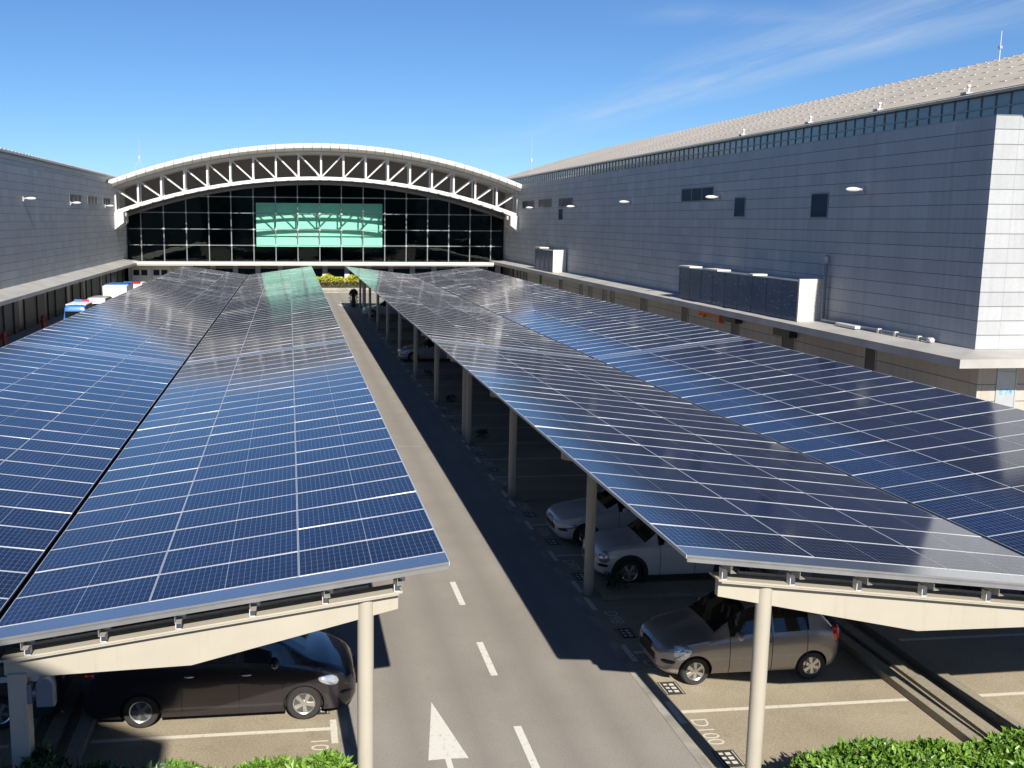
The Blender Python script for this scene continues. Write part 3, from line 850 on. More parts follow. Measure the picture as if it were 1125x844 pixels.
for x in MX:
    for z in ZR[:-1]:
        if gt(x) > z+.2: m.tube((x, YF-.24, z), (x, YF-.12, z), .15, 8)
G(m, 'glazing_clamps', 'galvanised')
# inside: dark hall with a pale display wall behind the six middle bays
m = MB().prism([(XL+.3,0)]+[(XL+.3+(XR-XL-.6)*i/24, top(XL+.3+(XR-XL-.6)*i/24)-.95) for i in range(25)]+[(XR-.3,0)], YF+14, YF+14.2, 1).box((XL+.1,YF+.3,0),(XL+.3,YF+14.2,12.6)).box((XR-.3,YF+.3,0),(XR-.1,YF+14.2,12.6))
G(m, 'inner_walls', 'dark_inside')
G(MB().box((XL+.3,YF+.12,2.9),(XR-.3,YF+14,3.3)), 'inner_floor', 'dark_floor')
G(MB().box((-4.3,YF+1.3,5.2),(12.2,YF+1.5,10.85)), 'display_wall', 'mint')
# shelf over the entrance, columns, ground floor
G(MB().box((XL+.3,131.6,2.95),(XR-2.2,YF+.1,3.30)).box((XL+.3,131.5,3.08),(XR-2.2,131.6,3.42)), 'entrance_ledge', 'white_fascia', bevel=.02)
for x in [4.45-8*2.835+i*2.835 for i in range(17)]:
    if x < -13.0: continue
    G(MB().box((x-.32,133.2,0),(x+.32,133.9,2.95)), 'column', 'white_metal', bevel=.03)
G(MB().box((-13,YF+.1,0),(XR-.3,YF+.3,2.95)), 'ground_floor_glazing', 'window_glass')
G(MB().box((-13,134.6,2.45),(XR-2.4,134.75,2.72)), 'ground_floor_rail', 'grey_metal')
G(MB().box((XL+.2,135.0,0),(-13.2,135.4,2.95)), 'ground_floor_wall', 'white_paint')
for i in range(3):
    x = -19.9+i*2.5
    for q in range(2):
        G(MB().box((x+.1+q*1.0,134.97,1.55),(x+.85+q*1.0,135.0,2.25)), 'window', 'window_glass')
    G(MB().box((x-.12,134.85,0),(x+.0,135.0,2.95)), 'pilaster', 'white_metal')
# antenna masts
def mast(x, y, z0, z1, label, guys):
    a = thing('antenna_mast', label, 'antenna', (x, y, z0), 0, 'antenna masts on the roofs')
    m = MB().tube((0,0,0),(0,0,z1-z0),.05,6,r2=.03); m.build('mast', 'grey_metal', a)
    MB().box((-.09,-.09,(z1-z0)*.55),(.09,.09,(z1-z0)*.62)).build('junction_box', 'grey_metal', a)
    if guys:
        for q in (-1.6, 1.3): MB().tube((q,0,0),(0,0,(z1-z0)*.55),.02,4).build('guy_wire', 'grey_metal', a)
mast(-19.5, 142, 13.2, 19.1, 'thin antenna mast with guy wires above left end of arch', True)
mast(33.3, 142, 12.5, 20.3, 'faint antenna mast above right end of arch', False)
mast(44.5, 62, 18.4, 20.8, 'short antenna mast on the right hall roof ridge', False)

# ------------------------------------------------------------------ wall lamps
def wall_lamp(x, y, z, s_, label):
    a = thing('wall_lamp', label, 'wall lamp', (x, y, z), 0, 'lamps along the hall walls')
    MB().tube((0,0,.05),(s_*.3,0,.12),.06,8).box((0,-.09,-.12),(s_*.10,.09,.24)).build('arm', 'grey_metal', a)
    m = MB().ball((s_*.62,0,.1),(.40,.14,.12),14,8); m.build('lamp_head', 'white_metal', a, smooth=R(60))
wl = ((48.75,10.36,'white wall lamp on right hall nearest the sunlit corner'),(66.3,10.35,'white wall lamp beside the triple dark window of right hall'),(84.5,10.33,'white wall lamp on blank middle of right hall wall'),(101.2,10.15,'white wall lamp beside the L-shaped window of right hall'),(119.1,10.22,'white wall lamp on right hall closest to the truss'))
for y, z, l in wl: wall_lamp(XR, y, z, -1, l)
for y, z, l in ((84.7,10.12,'white wall lamp on left hall, nearest the photo edge'),(102.3,10.05,'white wall lamp under first window of left hall'),(120.9,10.0,'white wall lamp under last window of left hall near truss')): wall_lamp(XL, y, z, 1, l)

# ------------------------------------------------------------------ equipment on the right ledge
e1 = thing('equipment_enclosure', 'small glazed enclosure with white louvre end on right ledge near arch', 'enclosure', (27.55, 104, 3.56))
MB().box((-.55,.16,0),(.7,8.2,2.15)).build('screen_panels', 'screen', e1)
m = MB()
for i in range(5): m.box((-.6,.2+i*2,-.0),(-.55,.26+i*2,2.2))
m.box((-.6,.16,2.15),(.72,8.2,2.2)); m.build('frame', 'galvanised', e1)
MB().box((-.65,0,0),(.75,.14,2.3)).build('louvre_panel', 'louvre', e1)
MB().box((-.7,5.6,2.3),(.3,7.9,2.42)).build('top_tray', 'white_metal', e1)
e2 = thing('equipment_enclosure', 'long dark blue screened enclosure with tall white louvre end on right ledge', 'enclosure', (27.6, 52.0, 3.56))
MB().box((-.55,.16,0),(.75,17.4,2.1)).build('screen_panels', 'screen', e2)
m = MB()
for i in range(10): m.box((-.575,.2+i*1.9,0),(-.55,.25+i*1.9,2.12))
m.box((-.58,.16,2.10),(.77,17.4,2.14)); m.build('frame', 'lamp_grey', e2)
MB().box((-.62,0,0),(.78,.15,2.28)).build('louvre_panel', 'louvre', e2)
for a_, b_ in ((15.2,17.3),(10.6,13.0),(5.5,6.2)): MB().box((-.7,a_,2.16),(.2,b_,2.26)).build('top_tray', 'white_metal', e2)
dp = thing('drain_pipe', 'vertical blue-grey pipe rising up right hall wall beside louvre', 'pipe', (28.2, 51.6, 3.6))
MB().tube((0,0,0),(0,0,3.1),.1,12).build('pipe', 'lamp_grey', dp, smooth=R(40))
MB().tube((0,0,3.1),(0,0,3.35),.14,12).ball((0,0,3.4),.15).build('pipe_cap', 'galvanised', dp, smooth=R(40))
hp = thing('ledge_pipe', 'long pipe lying along right ledge with white fittings', 'pipe', (28.05, 41.9, 3.72))
MB().tube((0,0,0),(0,9.4,0),.075,12).build('pipe', 'lamp_grey', hp, smooth=R(40))
MB().box((-.35,5.6,-.1),(-.05,7.5,.06)).build('junction_tray', 'white_metal', hp, bevel=.03)
for yy in (.05, .8, 2.6, 4.0): MB().box((-.09,yy,-.12),(.09,yy+.16,.1)).build('pipe_clamp', 'white_metal', hp)
MB().ball((0,-.05,0),(.13,.13,.13)).build('pipe_end', 'white_metal', hp, smooth=R(60))
ob = thing('wall_bracket', 'orange steel bracket on right hall wall below the ledge', 'bracket', (XR, 64.9, 2.55))
MB().box((-.32,0,.05),(-.16,3.3,.25)).build('arm', 'orange', ob)
MB().box((-.34,-.3,-.3),(0.0,.02,.36)).build('end_plate', 'orange', ob)
MB().box((-.30,2.5,-.2),(-.1,2.75,.05)).build('stub', 'orange', ob)
MB().box((-.3,3.1,-.1),(.0,3.35,.3)).build('end_lug', 'orange', ob)
for yy, l in ((43.5,'small white roof anchor above clerestory, nearest the right edge'),(50.5,'small white roof anchor on hall eave, second from the right'),(57.6,'small white roof anchor on hall eave above the triple window'),(66.5,'tiny white roof anchor farthest along the hall eave')):
    a = thing('roof_anchor', l, 'roof anchor', (29.9, yy, prof(29.9)), 0, 'roof anchors on the eave')
    MB().box((-.25,-.2,-.05),(.25,.2,.04)).build('base_plate', 'grey_metal', a); MB().tube((0,0,.06),(0,0,.28),.05,8).ball((0,0,.30),.09).build('eye_post', 'white_metal', a)
for yy, l in ((84.9,'red fire hydrant post by the dark left wall beside blue van'),(73.5,'red fire hydrant post by the dark left wall at photo edge')):
    a = thing('fire_hydrant', l, 'hydrant', (-19.6, yy, 0), 0, 'red hydrants along the left wall')
    MB().tube((0,0,0),(0,0,.85),.13,12).build('barrel', 'red', a); MB().ball((0,0,.92),(.17,.17,.13)).build('cap', 'red', a); MB().tube((-.25,0,.6),(.25,0,.6),.07,8).build('outlet', 'red', a)

# ------------------------------------------------------------------ unseen block added behind the viewpoint, shaped to cast the lower-left shade
bb = thing('shade_block', 'unseen sloped block added behind the viewpoint to shade the lower left', 'building', (-8, -9, 0))
hall_part(MB().prism([(-14,0),(-1.35,0),(-1.35,14.4),(-8,17.75),(-14,14.9)], -12, -4, 1), 'wall', 'stone', bb)

b2 = thing('reflection_block', 'unseen dark block row added behind the viewpoint for glass reflections', 'building', (0, -110, 0))  # unseen dark block, added so the glass facade reflects it instead of sky
hall_part(MB().box((-90,-140,0),(90,-110,23.4)).box((-30,-140,23.4),(-9,-112,24.6)).box((-60,-140,23.4),(-41,-112,24.2)).box((4,-140,23.4),(8,-112,26)).box((11,-140,23.4),(14,-112,25)).box((24,-140,23.4),(50,-112,24.4)), 'wall', 'dark_panels', b2)
# ------------------------------------------------------------------ vehicles
def smooth_keys(keys, L, step=.045, passes=2):
    n = int(L/step)+1
    st = [L*i/n for i in range(n+1)]
    def at(s, c):
        for a, b in zip(keys, keys[1:]):
            if a[0] <= s <= b[0]+1e-6:
                t = (s-a[0])/max(1e-6, b[0]-a[0]); return a[c]+(b[c]-a[c])*t
        return keys[-1][c]
    cols = []
    for c in range(1, len(keys[0])):
        v = [at(s, c) for s in st]
        for _ in range(passes): v = [v[0]]+[(v[i-1]+2*v[i]+v[i+1])/4 for i in range(1, len(v)-1)]+[v[-1]]
        cols.append(v)
    return st, list(zip(*cols))
def car(name, label, cat, L, keys, cowl, head, rhead, rbase, sw, pillars, wheels, wr, paint, loc, rz, rim='rim', spokes=5, group=None, two_door=False, opts=()):
    """keys: (s, z_low, z_belt, z_top, half_width, roof_half_width); s runs from the nose. Local +x is forward, origin mid-car on the ground."""
    root = thing(name, label, cat, loc, rz, group)
    st, K = smooth_keys(keys, L)
    def sec(k):
        z0, zb, zt, wd, wf = k
        zt = max(zt, zb+.012)
        h = zb-z0
        g = lambda t: wd*.955+(wf-wd*.955)*t
        return [(0,z0),(wd*.78,z0),(wd*.93,z0+.03),(wd*.985,z0+h*.2),(wd*.995,z0+h*.42),(wd,z0+h*.66),(wd*.99,z0+h*.86),(wd*.955,zb),
                (g(.08),zb+(zt-zb)*.08),(g(.5),zb+(zt-zb)*.52),(g(.95),zt-(zt-zb)*.07),(g(1)-.07*(1 if zt-zb > .1 else .3),zt),(g(1)*.5,zt+.022),(0,zt+.03)]
    NP = 14
    S = [sec(k) for k in K]
    X = [L/2-s for s in st]
    verts, idx = [], {}
    ring = 2*NP-2
    for i, sc in enumerate(S):
        for j, (yy, zz) in enumerate(sc): verts.append((X[i], -yy, zz))            # right side (-y)
        for j in range(NP-2, 0, -1): verts.append((X[i], sc[j][0], sc[j][1]))       # left side
    mb = MB(); mb.v = verts
    for i in range(len(S)-1):
        for j in range(ring):
            j2 = (j+1) % ring
            mb.f.append((i*ring+j, (i+1)*ring+j, (i+1)*ring+j2, i*ring+j2)); mb.m.append(0)
    mb.f.append(tuple(range(ring))); mb.m.append(0)
    mb.f.append(tuple((len(S)-1)*ring+j for j in reversed(range(ring)))); mb.m.append(0)
    body = mb.build('body', [paint, 'trim_black'], None, smooth=R(50))
    # wheel wells
    mc = MB()
    hw = max(k[3] for k in K)
    for sx in wheels:
        for sd in (-1, 1):
            mc.tube((L/2-sx, sd*(hw-.27), wr*.98), (L/2-sx, sd*(hw+.2), wr*.98), wr*1.14, 28)
    cut = mc.build('cut', ['trim_black'])
    bo = body.modifiers.new('wells', 'BOOLEAN'); bo.operation = 'DIFFERENCE'; bo.object = cut; bo.solver = 'EXACT'
    try: bo.material_mode = 'TRANSFER'
    except Exception: pass
    dg = bpy.context.evaluated_depsgraph_get(); dg.update()
    me = bpy.data.meshes.new_from_object(body.evaluated_get(dg))
    body.modifiers.clear(); body.data = me; bpy.data.objects.remove(cut)
    body.parent = root
    # faces lifted off the body for glass, lamps, seams
    def vert(i, j, off):
        a = Vector(verts[i*ring+j])
        i0, i1 = max(0, i-1), min(len(S)-1, i+1); j0, j1 = (j-1) % ring, (j+1) % ring
        n = (Vector(verts[i1*ring+j])-Vector(verts[i0*ring+j])).cross(Vector(verts[i*ring+j1])-Vector(verts[i*ring+j0]))
        if n.length < 1e-9: return a
        n.normalize()
        if n.dot(Vector((0, a.y, a.z-.55))) < 0: n = -n
        return a+n*off
    def patch(nm, mat, s0, s1, js, off=.006, par=root, sides=(0, 1)):
        mb = MB()
        for i in range(len(S)-1):
            sm = (st[i]+st[i+1])/2
            if not (s0 <= sm <= s1): continue
            for j in js:
                for sd in sides:
                    ja, jb = (j, j+1) if sd == 0 else ((ring-j) % ring, (ring-j-1) % ring)
                    q = [vert(i, ja, off), vert(i+1, ja, off), vert(i+1, jb, off), vert(i, jb, off)]
                    mb.quad(q if sd == 0 else q[::-1])
        if mb.f:
            o = mb.build(nm, mat, par, smooth=R(45)); return o
    patch('windshield', 'car_glass', cowl+.06, head-.05, (10, 11, 12), .007)
    if rhead: patch('rear_window', 'car_glass', rhead+.08, rbase-.06, (10, 11, 12), .007)
    edges = [sw[0]]+list(pillars)+[sw[1]]
    for a, b in zip(edges, edges[1:]):
        for sd in (0, 1): patch('side_window', 'car_glass', a+.035, b-.035, (8, 9), .006, sides=(sd,))
    # seams
    for s_ in [sw[0]+.05]+list(pillars)+([sw[1]-.1] if 'rear_seam' in opts else []):
        i = min(range(len(st)), key=lambda q: abs(st[q]-s_))
        for sd in (1, -1):
            mb = MB(); pts = [Vector((X[i], sd*-p[0]*1.0, p[1])) for p in S[i][2:9]]
            for a, b in zip(pts, pts[1:]):
                o_ = Vector((0, -sd*.004, 0)); mb.quad([a+o_-Vector((.006,0,0)), b+o_-Vector((.006,0,0)), b+o_+Vector((.006,0,0)), a+o_+Vector((.006,0,0))])
            mb.build('door_seam', 'trim_black', root)
    i_of = lambda s_: min(range(len(st)), key=lambda q: abs(st[q]-s_))
    for s_ in ([p-.13 for p in pillars]+([sw[1]-.22] if 'rear_handle' in opts else [])):
        i = i_of(s_)
        for sd in (1, -1):
            yy, zz = S[i][6]; MB().ball((X[i], sd*(yy+.012), zz-.02), (.09,.022,.02), 10, 6).build('door_handle', paint if 'chrome' not in opts else 'rim', root, smooth=R(60))
    i = i_of(sw[0]+.22)
    for sd in (1, -1):
        yy, zz = S[i][7]
        mr = MB().ball((X[i]+.05, sd*(yy+.13), zz+.09), (.085,.125,.085), 12, 8).bar((X[i], sd*(yy-.03), zz+.02), (X[i]+.03, sd*(yy+.06), zz+.06), .05, .04)
        mr.build('side_mirror', paint, root, smooth=R(60))
    # lamps: patches of the wrapped corner
    fl_ = opts and [q for q in opts if isinstance(q, tuple)]
    o_ = dict((q[0], q[1:]) for q in (fl_ or []))
    hl = o_.get('head', (.10, .62, 5, 2))
    for sd in (1, -1):
        i = i_of(hl[0]+hl[1]/2-.08); yy, zz = S[i][6]
        lamp = MB().ball((0,0,0), (hl[1]/2, .11, hl[2] if hl[2] < 1 else .115), 16, 10).build('headlight', 'lens', root, smooth=R(60))
        lamp.location = (X[i]+.0, sd*(yy-.085), zz-.03+(o_.get('hz', (0,))[0])); lamp.rotation_euler = (0, R(o_.get('htilt', (14,))[0]), sd*R(-o_.get('hyaw', (24,))[0]))
    tl = o_.get('tail', (.55, .85, .08))       # z0, z1, half-depth
    for sd in (1, -1):
        i = i_of(L-.14); yy, zz = S[i][5]
        MB().ball((X[i]-.02, sd*(yy-.055), (tl[0]+tl[1])/2), (.10, .075, (tl[1]-tl[0])/2), 14, 10).build('tail_light', 'tail_red', root, smooth=R(60))
    # nose
    nz = K[0][0]; nb = K[0][1]
    MB().box((L/2-.04, -.42, nz+.10), (L/2+.012, .42, nz+.24)).build('lower_grille', 'trim_black', root, bevel=.01)
    MB().box((L/2-.05, -.38, nb-.20), (L/2+.008, .38, nb-.06)).build('grille', 'trim_black', root, bevel=.015)
    for sd in (1, -1):
        i = i_of(.20); yy, zz = S[i][3]
        fg = MB().ball((0,0,0), (.15,.05,.05), 12, 8).build('fog_lamp_recess', 'trim_black', root, smooth=R(60)); fg.location = (X[i]+.01, sd*(yy-.03), nz+.17); fg.rotation_euler = (0,0,sd*R(-38))
    MB().box((L/2-.01, -.22, nz+.26), (L/2+.03, .22, nz+.38)).build('number_plate', 'plate' if 'whiteplate' in opts else 'trim_black', root)
    MB().box((-L/2-.02, -.25, .62), (-L/2+.03, .25, .74)).build('number_plate', 'plate', root)
    if 'rub' in opts: patch('rubbing_strip', 'trim_black', wheels[0]+.45, wheels[1]-.42, (3,), .012)
    if 'sill' in opts: patch('sill_trim', paint, wheels[0]+.4, wheels[1]-.4, (2,), .03)
    # wheels
    wproto = None
    tw = .19
    for sx in wheels:
        for sd in (1, -1):
            if wproto is None:
                wp = MB().lathe([(.03,-.07),(wr*.58,-.07),(wr*.58,.05),(.03,.05)], 24).build('wheel', 'rim_dark', root, smooth=R(40))
                t = wr*.62
                MB().lathe([(t,-tw/2+.01),(wr*.9,-tw/2),(wr*.985,-tw/2+.03),(wr,0),(wr*.985,tw/2-.03),(wr*.9,tw/2),(t,tw/2-.01),(t,-tw/2+.01)], 32).build('tyre', 'tyre', wp, smooth=R(50))
                mb = MB().lathe([(t*.90,-tw/2+.02),(t*1.01,-tw/2+.006),(t*1.01,-tw/2+.06),(t*.93,-tw/2+.06)], 32)
                for q in range(spokes):
                    a = 2*math.pi*q/spokes+.3
                    dv = Vector((math.cos(a),0,math.sin(a))); pv = Vector((-math.sin(a),0,math.cos(a)))
                    w0, w1 = wr*.085, wr*.13
                    y_ = -tw/2+.018
                    k0 = len(mb.v)
                    mb.v += [tuple(dv*.04+pv*w0+Vector((0,y_-.012,0))), tuple(dv*.04-pv*w0+Vector((0,y_-.012,0))), tuple(dv*t*.95-pv*w1+Vector((0,y_,0))), tuple(dv*t*.95+pv*w1+Vector((0,y_,0))),
                             tuple(dv*.04+pv*w0+Vector((0,y_+.03,0))), tuple(dv*.04-pv*w0+Vector((0,y_+.03,0))), tuple(dv*t*.95-pv*w1+Vector((0,y_+.03,0))), tuple(dv*t*.95+pv*w1+Vector((0,y_+.03,0)))]
                    for f in ((0,1,2,3),(0,4,5,1),(1,5,6,2),(2,6,7,3),(3,7,4,0)): mb.f.append(tuple(k0+z for z in f)); mb.m.append(0)
                mb.tube((0,y_-.02,0),(0,y_+.03,0),.055,14)
                mb.build('rim', rim, wp, smooth=R(35))
                wproto = wp; c = wp
            else: c = copy_tree(wproto, root)
            c.location = (L/2-sx, -sd*(hw-tw/2-.025), wr); c.rotation_euler = (0, random.random()*2, 0 if sd == 1 else math.pi)
    return root, st, K, S, X

# bronze hatchback, nose to the lane (-X)
HK = [(0,.30,.60,.62,.50,.42),(.06,.24,.66,.68,.62,.5),(.2,.20,.72,.75,.74,.58),(.45,.19,.80,.84,.81,.62),(.75,.19,.86,.90,.83,.64),(.95,.19,.89,.94,.83,.66),
      (1.05,.19,.90,.99,.83,.66),(1.62,.19,.93,1.42,.83,.585),(1.80,.19,.935,1.49,.83,.575),(2.4,.19,.95,1.52,.83,.57),(3.0,.19,.97,1.48,.82,.555),(3.18,.20,.985,1.43,.81,.54),(3.50,.24,.99,1.02,.77,.60),(3.60,.30,.90,.92,.70,.55),(3.64,.36,.80,.82,.66,.52)]
car('hatchback', 'bronze-grey small hatchback nose-out in sunlit bay by front post', 'car', 3.64, HK, 1.0, 1.78, 3.06, 3.48, (1.30, 3.02), (2.22,), (.68, 3.04), .29, 'paint_bronze',
    (6.93+1.82, 18.55, .004), math.pi, 'rim', 6, 'cars parked under the carports', opts=(('head',.14,.56,.165), ('hyaw',36), ('htilt',24), ('hz',-.035), ('tail',.72,1.08,.06), 'rear_seam'))
# black minivan, nose to the lane (+X)
VK = [(0,.32,.66,.68,.58,.5),(.06,.24,.74,.77,.72,.55),(.2,.17,.82,.86,.80,.62),(.45,.15,.93,.98,.85,.68),(.70,.15,1.00,1.05,.86,.72),(.82,.15,1.02,1.10,.86,.72),
      (1.75,.15,1.06,1.66,.86,.66),(1.95,.15,1.07,1.74,.86,.655),(2.6,.15,1.08,1.79,.86,.65),(3.9,.15,1.10,1.76,.86,.64),(4.4,.16,1.12,1.70,.85,.63),(4.62,.2,1.10,1.35,.83,.64),(4.70,.28,.98,1.02,.78,.6)]
car('minivan', 'black minivan parked nose to the lane under the left carport', 'minivan', 4.70, VK, .82, 1.9, 4.4, 4.62, (1.25, 4.35), (2.05, 3.05), (.93, 3.75), .315, 'paint_black',
    (.15+.93-2.35, 18.03, .004), 0, 'rim', 5, 'cars parked under the carports', opts=('chrome', ('head',.16,.66,.12), ('hyaw',30), ('htilt',16), ('hz',-.05), ('tail',.92,1.08,.03)))
# white compact with black arches
MK = [(0,.34,.62,.64,.52,.45),(.06,.28,.72,.75,.66,.55),(.22,.24,.82,.86,.78,.62),(.5,.22,.90,.95,.86,.68),(1.0,.22,.95,1.0,.885,.70),(1.22,.22,.96,1.04,.885,.70),
      (1.72,.22,.98,1.46,.885,.62),(1.9,.22,.985,1.53,.885,.61),(2.6,.22,1.0,1.56,.885,.60),(3.4,.22,1.02,1.52,.88,.59),(3.75,.23,1.03,1.42,.87,.58),(4.0,.28,1.02,1.08,.83,.6),(4.1,.36,.9,.92,.78,.55)]
r_, st_, K_, S_, X_ = car('compact_crossover', 'white rounded compact car with black wheel arches behind second post', 'car', 4.10, MK, 1.16, 1.88, 3.5, 4.0, (1.5, 3.7), (2.45,), (.80, 3.40), .34, 'paint_white',
    (7.32+2.05, 24.02, .004), math.pi, 'rim', 5, 'cars parked under the carports', opts=('whiteplate', ('head',.14,.36,.17), ('hyaw',30), ('htilt',28), ('hz',-.02)))
for sx in (.80, 3.40):
    for sd in (1, -1):
        m = MB().lathe([(.35,-.02),(.46,-.02),(.46,.03),(.35,.03),(.35,-.02)], 32)
        o = m.build('arch_trim', 'trim_black', r_); o.location = (2.05-sx, -sd*.868, .335)
BK = [(0,.30,.62,.64,.52,.45),(.06,.22,.68,.71,.66,.55),(.25,.17,.75,.78,.80,.62),(.6,.16,.83,.87,.86,.68),(1.2,.16,.90,.96,.88,.70),(1.38,.16,.91,1.0,.88,.70),
      (2.0,.16,.93,1.34,.88,.60),(2.25,.16,.94,1.41,.88,.58),(3.0,.16,.96,1.43,.88,.57),(3.7,.17,.98,1.36,.87,.55),(4.1,.2,.99,1.10,.84,.58),(4.25,.28,.92,.96,.78,.55),(4.32,.36,.8,.82,.74,.5)]
car('hatchback', 'white hatchback with slanted headlights parked behind the rounded white compact', 'car', 4.32, BK, 1.32, 2.2, 3.65, 4.12, (1.65, 3.75), (2.65,), (.78, 3.47), .32, 'paint_pale',
    (7.15+2.16, 27.1, .004), math.pi, 'rim', 5, 'cars parked under the carports', opts=('whiteplate', ('head',.14,.52,.075), ('hyaw',30), ('htilt',10), ('hz',-.10)))
SK = [(0,.30,.58,.60,.52,.45),(.06,.22,.64,.67,.66,.55),(.25,.17,.71,.74,.80,.62),(.6,.16,.79,.83,.85,.68),(1.15,.16,.86,.92,.87,.70),(1.3,.16,.87,.95,.87,.70),
      (1.95,.16,.90,1.36,.87,.60),(2.2,.16,.91,1.43,.87,.58),(2.9,.16,.93,1.44,.87,.57),(3.3,.16,.95,1.36,.87,.56),(3.85,.17,.96,1.02,.86,.64),(4.4,.22,.94,.97,.82,.6),(4.5,.32,.84,.86,.76,.5)]
sedan = lambda lab, paint, y, x, rz: car('sedan', lab, 'car', 4.5, SK, 1.25, 2.15, 3.3, 3.84, (1.55, 3.55), (2.5,), (.88, 3.52), .315, paint, (x, y, .004), rz, 'rim', 5, 'cars parked under the carports', opts=('whiteplate', ('head',.14,.5,.10), ('hyaw',30), ('htilt',12), ('hz',-.08)))
sedan('silver-blue sedan half hidden behind a post midway along right carport', 'paint_silver', 64.1, 6.7+2.25, math.pi)
sedan('pale sedan at the far end of the right carport', 'paint_pale', 94.6, 6.6+2.25, math.pi)
sedan('dark navy car parked beyond the median at right photo edge', 'paint_navy', 21.2, 17.9, 0)
car('minivan', 'dark grey car with white side stripe at left photo edge', 'minivan', 4.70, VK, .82, 1.9, 4.4, 4.62, (1.25, 4.35), (2.05, 3.05), (.93, 3.75), .315, 'paint_grey',
    (-6.48, 18.25, .004), math.pi, 'rim', 5, 'cars parked under the carports', opts=('whiteplate',))
st2 = MB().box((-2.2,.865,.90),(2.0,.885,1.0)); 
for o in COL.objects:
    if o.get('label', '').startswith('dark grey car with white'): st2.build('side_stripe', 'white_paint', o)

# service vans along the left wall
TK = [(0,.34,.80,.82,.66,.6),(.08,.25,.92,.97,.78,.66),(.25,.22,1.02,1.10,.86,.72),(.5,.22,1.10,1.22,.90,.76),(1.15,.22,1.14,1.92,.92,.74),(1.4,.22,1.15,2.14,.92,.74),(2.0,.22,1.16,2.24,.92,.74),(4.4,.22,1.16,2.24,.92,.74),(4.78,.24,1.16,2.15,.91,.72),(4.9,.3,1.1,1.75,.90,.74),(4.95,.36,1.0,1.15,.88,.76)]
def van(name, lab, cat, paint, x, y, opts=()):
    r_, st, K, S, X = car(name, lab, cat, 4.95, TK, .5, 1.38, None, None, (1.0, 4.7), (1.75, 3.2), (.95, 3.75), .33, paint, (x, y+2.475, 0), R(90), 'rim', 5, 'service vehicles along the left wall', opts=opts+(('tail',.85,1.15,.03),))
    MB().box((-2.475-.035,-.70,1.28),(-2.40,.70,1.80)).build('rear_window', 'car_glass', r_, bevel=.02)
    return r_
v = van('police_van', 'blue and white van with red and blue roof light bar', 'van', 'paint_blue', -16.15, 80.0)
MB().box((-1.9,-.76,2.205),(1.3,.76,2.285)).build('roof_panel', 'white_paint', v, bevel=.03)
MB().box((.3,-.5,2.29),(.55,.5,2.33)).box((.3,0.02,2.33),(.55,.55,2.47),0).build('light_bar', 'paint_blue', v, bevel=.02)
MB().box((.3,-.55,2.33),(.55,-.02,2.47)).build('light_bar_lens', 'tail_red', v, bevel=.02)
van('minibus', 'plain white van parked in front of the blue one', 'van', 'paint_white', -15.9, 87.2)
tr = thing('box_truck', 'white box truck with blue roof edge beside left wall', 'truck', (-15.7, 95.5, 0), 0, 'service vehicles along the left wall')
MB().box((-1.05,0,.75),(1.05,4.2,2.72)).build('cargo_box', 'white_paint', tr, bevel=.03)
MB().box((-1.07,1.2,2.66),(1.07,4.22,2.78)).build('roof_edge', 'paint_blue', tr, bevel=.02)
MB().prism([(4.25,.5),(6.0,.5),(6.0,1.25),(5.6,2.15),(4.25,2.2)], -.95, .95, 0).build('cab', 'white_paint', tr, bevel=.05)
MB().prism([(5.99,1.28),(6.01,1.28),(5.66,2.05),(5.63,2.05)], -.85, .85, 0).build('windshield', 'car_glass', tr)
MB().box((-.9,0.1,.45),(.9,5.9,.75)).build('chassis', 'trim_black', tr)
for yy in (.9, 5.0):
    for s_ in (-1, 1): MB().lathe([(.05,-.1),(.36,-.1),(.38,0),(.36,.1),(.05,.1)], 20).build('wheel', 'tyre', tr, loc=(s_*.88, yy, .38), rot=(0,0,R(90)))
av = van('ambulance', 'farthest white van with red and blue light bar before arched hall', 'ambulance', 'paint_white', -15.45, 103.5)
MB().box((-1.6,-.9,2.2),(1.2,.9,2.42)).build('raised_roof', 'white_paint', av, bevel=.04)
MB().box((-1.75,.0,2.42),(-1.5,.8,2.58)).build('light_bar', 'paint_blue', av); MB().box((-1.75,-.8,2.42),(-1.5,-.01,2.58)).build('light_bar_lens', 'tail_red', av)

# ------------------------------------------------------------------ planting
def leaves(m, n, vol, size, up=.5, top_bias=.6, lump=None):
    x0, x1, y0, y1, z0, z1 = vol
    for _ in range(n):
        # most leaves on the clipped shell, some inside
        u = random.random()
        x = random.uniform(x0, x1); yv = random.uniform(y0, y1); z = random.uniform(z0, z1)
        if u < top_bias: z = z1 + random.gauss(0, .035)
        elif u < top_bias+.25: yv = y0 if random.random() < .7 else y1; yv += random.gauss(0, .04)
        elif u < top_bias+.32: x = x0 if random.random() < .5 else x1; x += random.gauss(0, .05)
        if lump: z += lump(x, yv)*((z-z0)/(z1-z0)); 
        # round the ends
        ex = min(x-x0, x1-x); ey = min(yv-y0, y1-yv)
        if ex < .35: z -= (.35-ex)**2*1.6*(z-z0)
        if ey < .25: z -= (.25-ey)**2*1.6*(z-z0)
        d = Vector((random.gauss(0,1), random.gauss(0,1), random.gauss(up,.6))).normalized()
        sd = d.cross(Vector((random.gauss(0,1), random.gauss(0,1), random.gauss(0,1)))).normalized(); n_ = d.cross(sd)
        l = size*random.uniform(.6, 1.25); w_ = l*random.uniform(.17,.27)
        p = Vector((x, yv, z))
        m.quad([p, p+d*l*.45+sd*w_+n_*l*.06, p+d*l, p+d*l*.45-sd*w_+n_*l*.06])
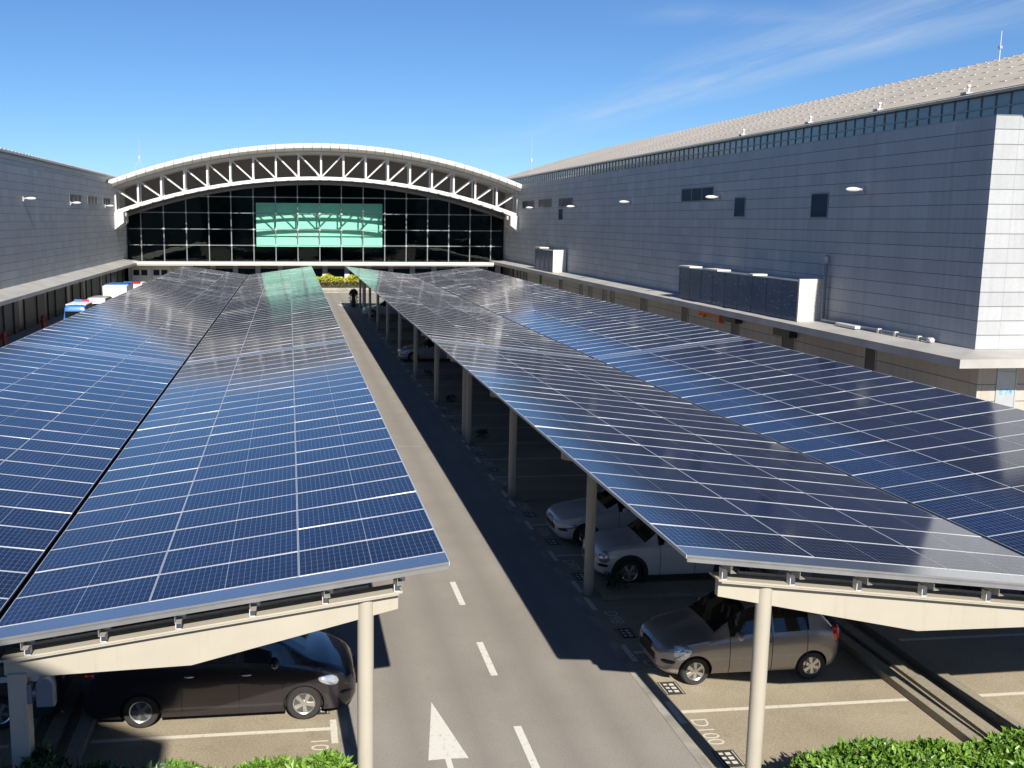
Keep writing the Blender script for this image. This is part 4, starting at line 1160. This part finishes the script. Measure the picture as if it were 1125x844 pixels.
def hedge(name, label, vol, n, size, mat, cat='hedge', lump=None, core='bed_soil', **k):
    root = thing(name, label, cat, ((vol[0]+vol[1])/2, (vol[2]+vol[3])/2, vol[4]))
    o = Vector(root.location)
    m = MB(); leaves(m, n, vol, size, lump=lump, **k)
    f = m.build('foliage', mat); f.parent = root; f.matrix_parent_inverse = Matrix.Translation(-o)
    q = MB().box((vol[0]+.18, vol[2]+.15, vol[4]), (vol[1]-.18, vol[3]-.15, vol[5]-.16)).build('stems', 'leaf_dark'); q.parent = root; q.matrix_parent_inverse = Matrix.Translation(-o)
    return root
lump = lambda x, y: .07*math.sin(x*2.3+.5)+.05*math.sin(x*5.1+y*3)+.05*math.sin(y*4.2)
hedge('hedge', 'bright green clipped hedge at lower right by the front post', (7.35, 13.6, 11.3, 13.55, 0, 1.0), 34000, .12, 'leaf_bright', lump=lump)
hedge('hedge', 'green clipped hedge below the black minivan', (-2.0, .80, 12.2, 14.02, 0, 1.0), 14000, .12, 'leaf_bright', lump=lump)
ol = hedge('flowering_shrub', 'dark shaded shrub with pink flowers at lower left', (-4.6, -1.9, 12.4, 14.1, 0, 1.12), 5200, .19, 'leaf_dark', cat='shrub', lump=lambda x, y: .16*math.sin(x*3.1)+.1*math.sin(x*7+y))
for x, y, z in ((-3.05,13.75,1.16),(-3.28,13.9,1.2),(-1.9+.1,13.85,.98),(-2.6,13.5,1.1)):
    m = MB()
    for q in range(5):
        a = 2*math.pi*q/5; m.quad([(0,0,0),(.05*math.cos(a-.5),.05*math.sin(a-.5),.02),(.07*math.cos(a),.07*math.sin(a),.03),(.05*math.cos(a+.5),.05*math.sin(a+.5),.02)])
    f = m.build('flower', 'flower'); f.parent = ol; f.matrix_parent_inverse = Matrix.Translation(-Vector(ol.location)); f.location = (x,y,z); f.rotation_euler = (R(-35),0,0)
pl = thing('planter', 'low planter bed of soil at foot of the glass hall', 'planter', (4, 129.2, 0))
MB().box((-15,-1.6,0),(22,1.8,.42)).build('planter_wall', 'kerb', pl); MB().box((-14.8,-1.5,.42),(21.8,1.7,.46)).build('soil', 'bed_soil', pl)
hedge('hedge', 'low dark red hedge along the planter front', (-14.6, 25.5, 127.8, 128.7, .4, .95), 9000, .22, 'leaf_red')
hedge('hedge', 'yellow-green shrubs in the planter between white columns', (-13, 8.6, 128.9, 131.0, .4, 1.45), 9000, .34, 'leaf_yellow', lump=lambda x, y: .2*math.sin(x*1.7)+.12*math.sin(x*4.3))
hedge('hedge', 'dark leafy shrubs in the planter right of the yellow ones', (8.8, 25, 129.2, 131.2, .4, 1.5), 6000, .34, 'leaf_dark', lump=lambda x, y: .3*math.sin(x*1.3))
n = 0
for y in (22.95, 40.2, 48.6, 57.0, 65.4):
    n += 1
    lb = ('nearest','second','third','fourth','fifth')[n-1]
    sb = hedge('shrub', 'small dark shrub on island by carport post, %s along the right lane edge' % lb, (7.45, 7.85, y-.3, y+.1, .1, .38), 150, .13, 'leaf_dark', cat='shrub')
    sb['group'] = 'dark shrubs on the parking islands'
sb = hedge('shrub', 'dark upright bush beside last post of right carport', (6.0, 6.7, 103.9, 104.6, 0, 1.7), 900, .2, 'leaf_dark', cat='shrub')
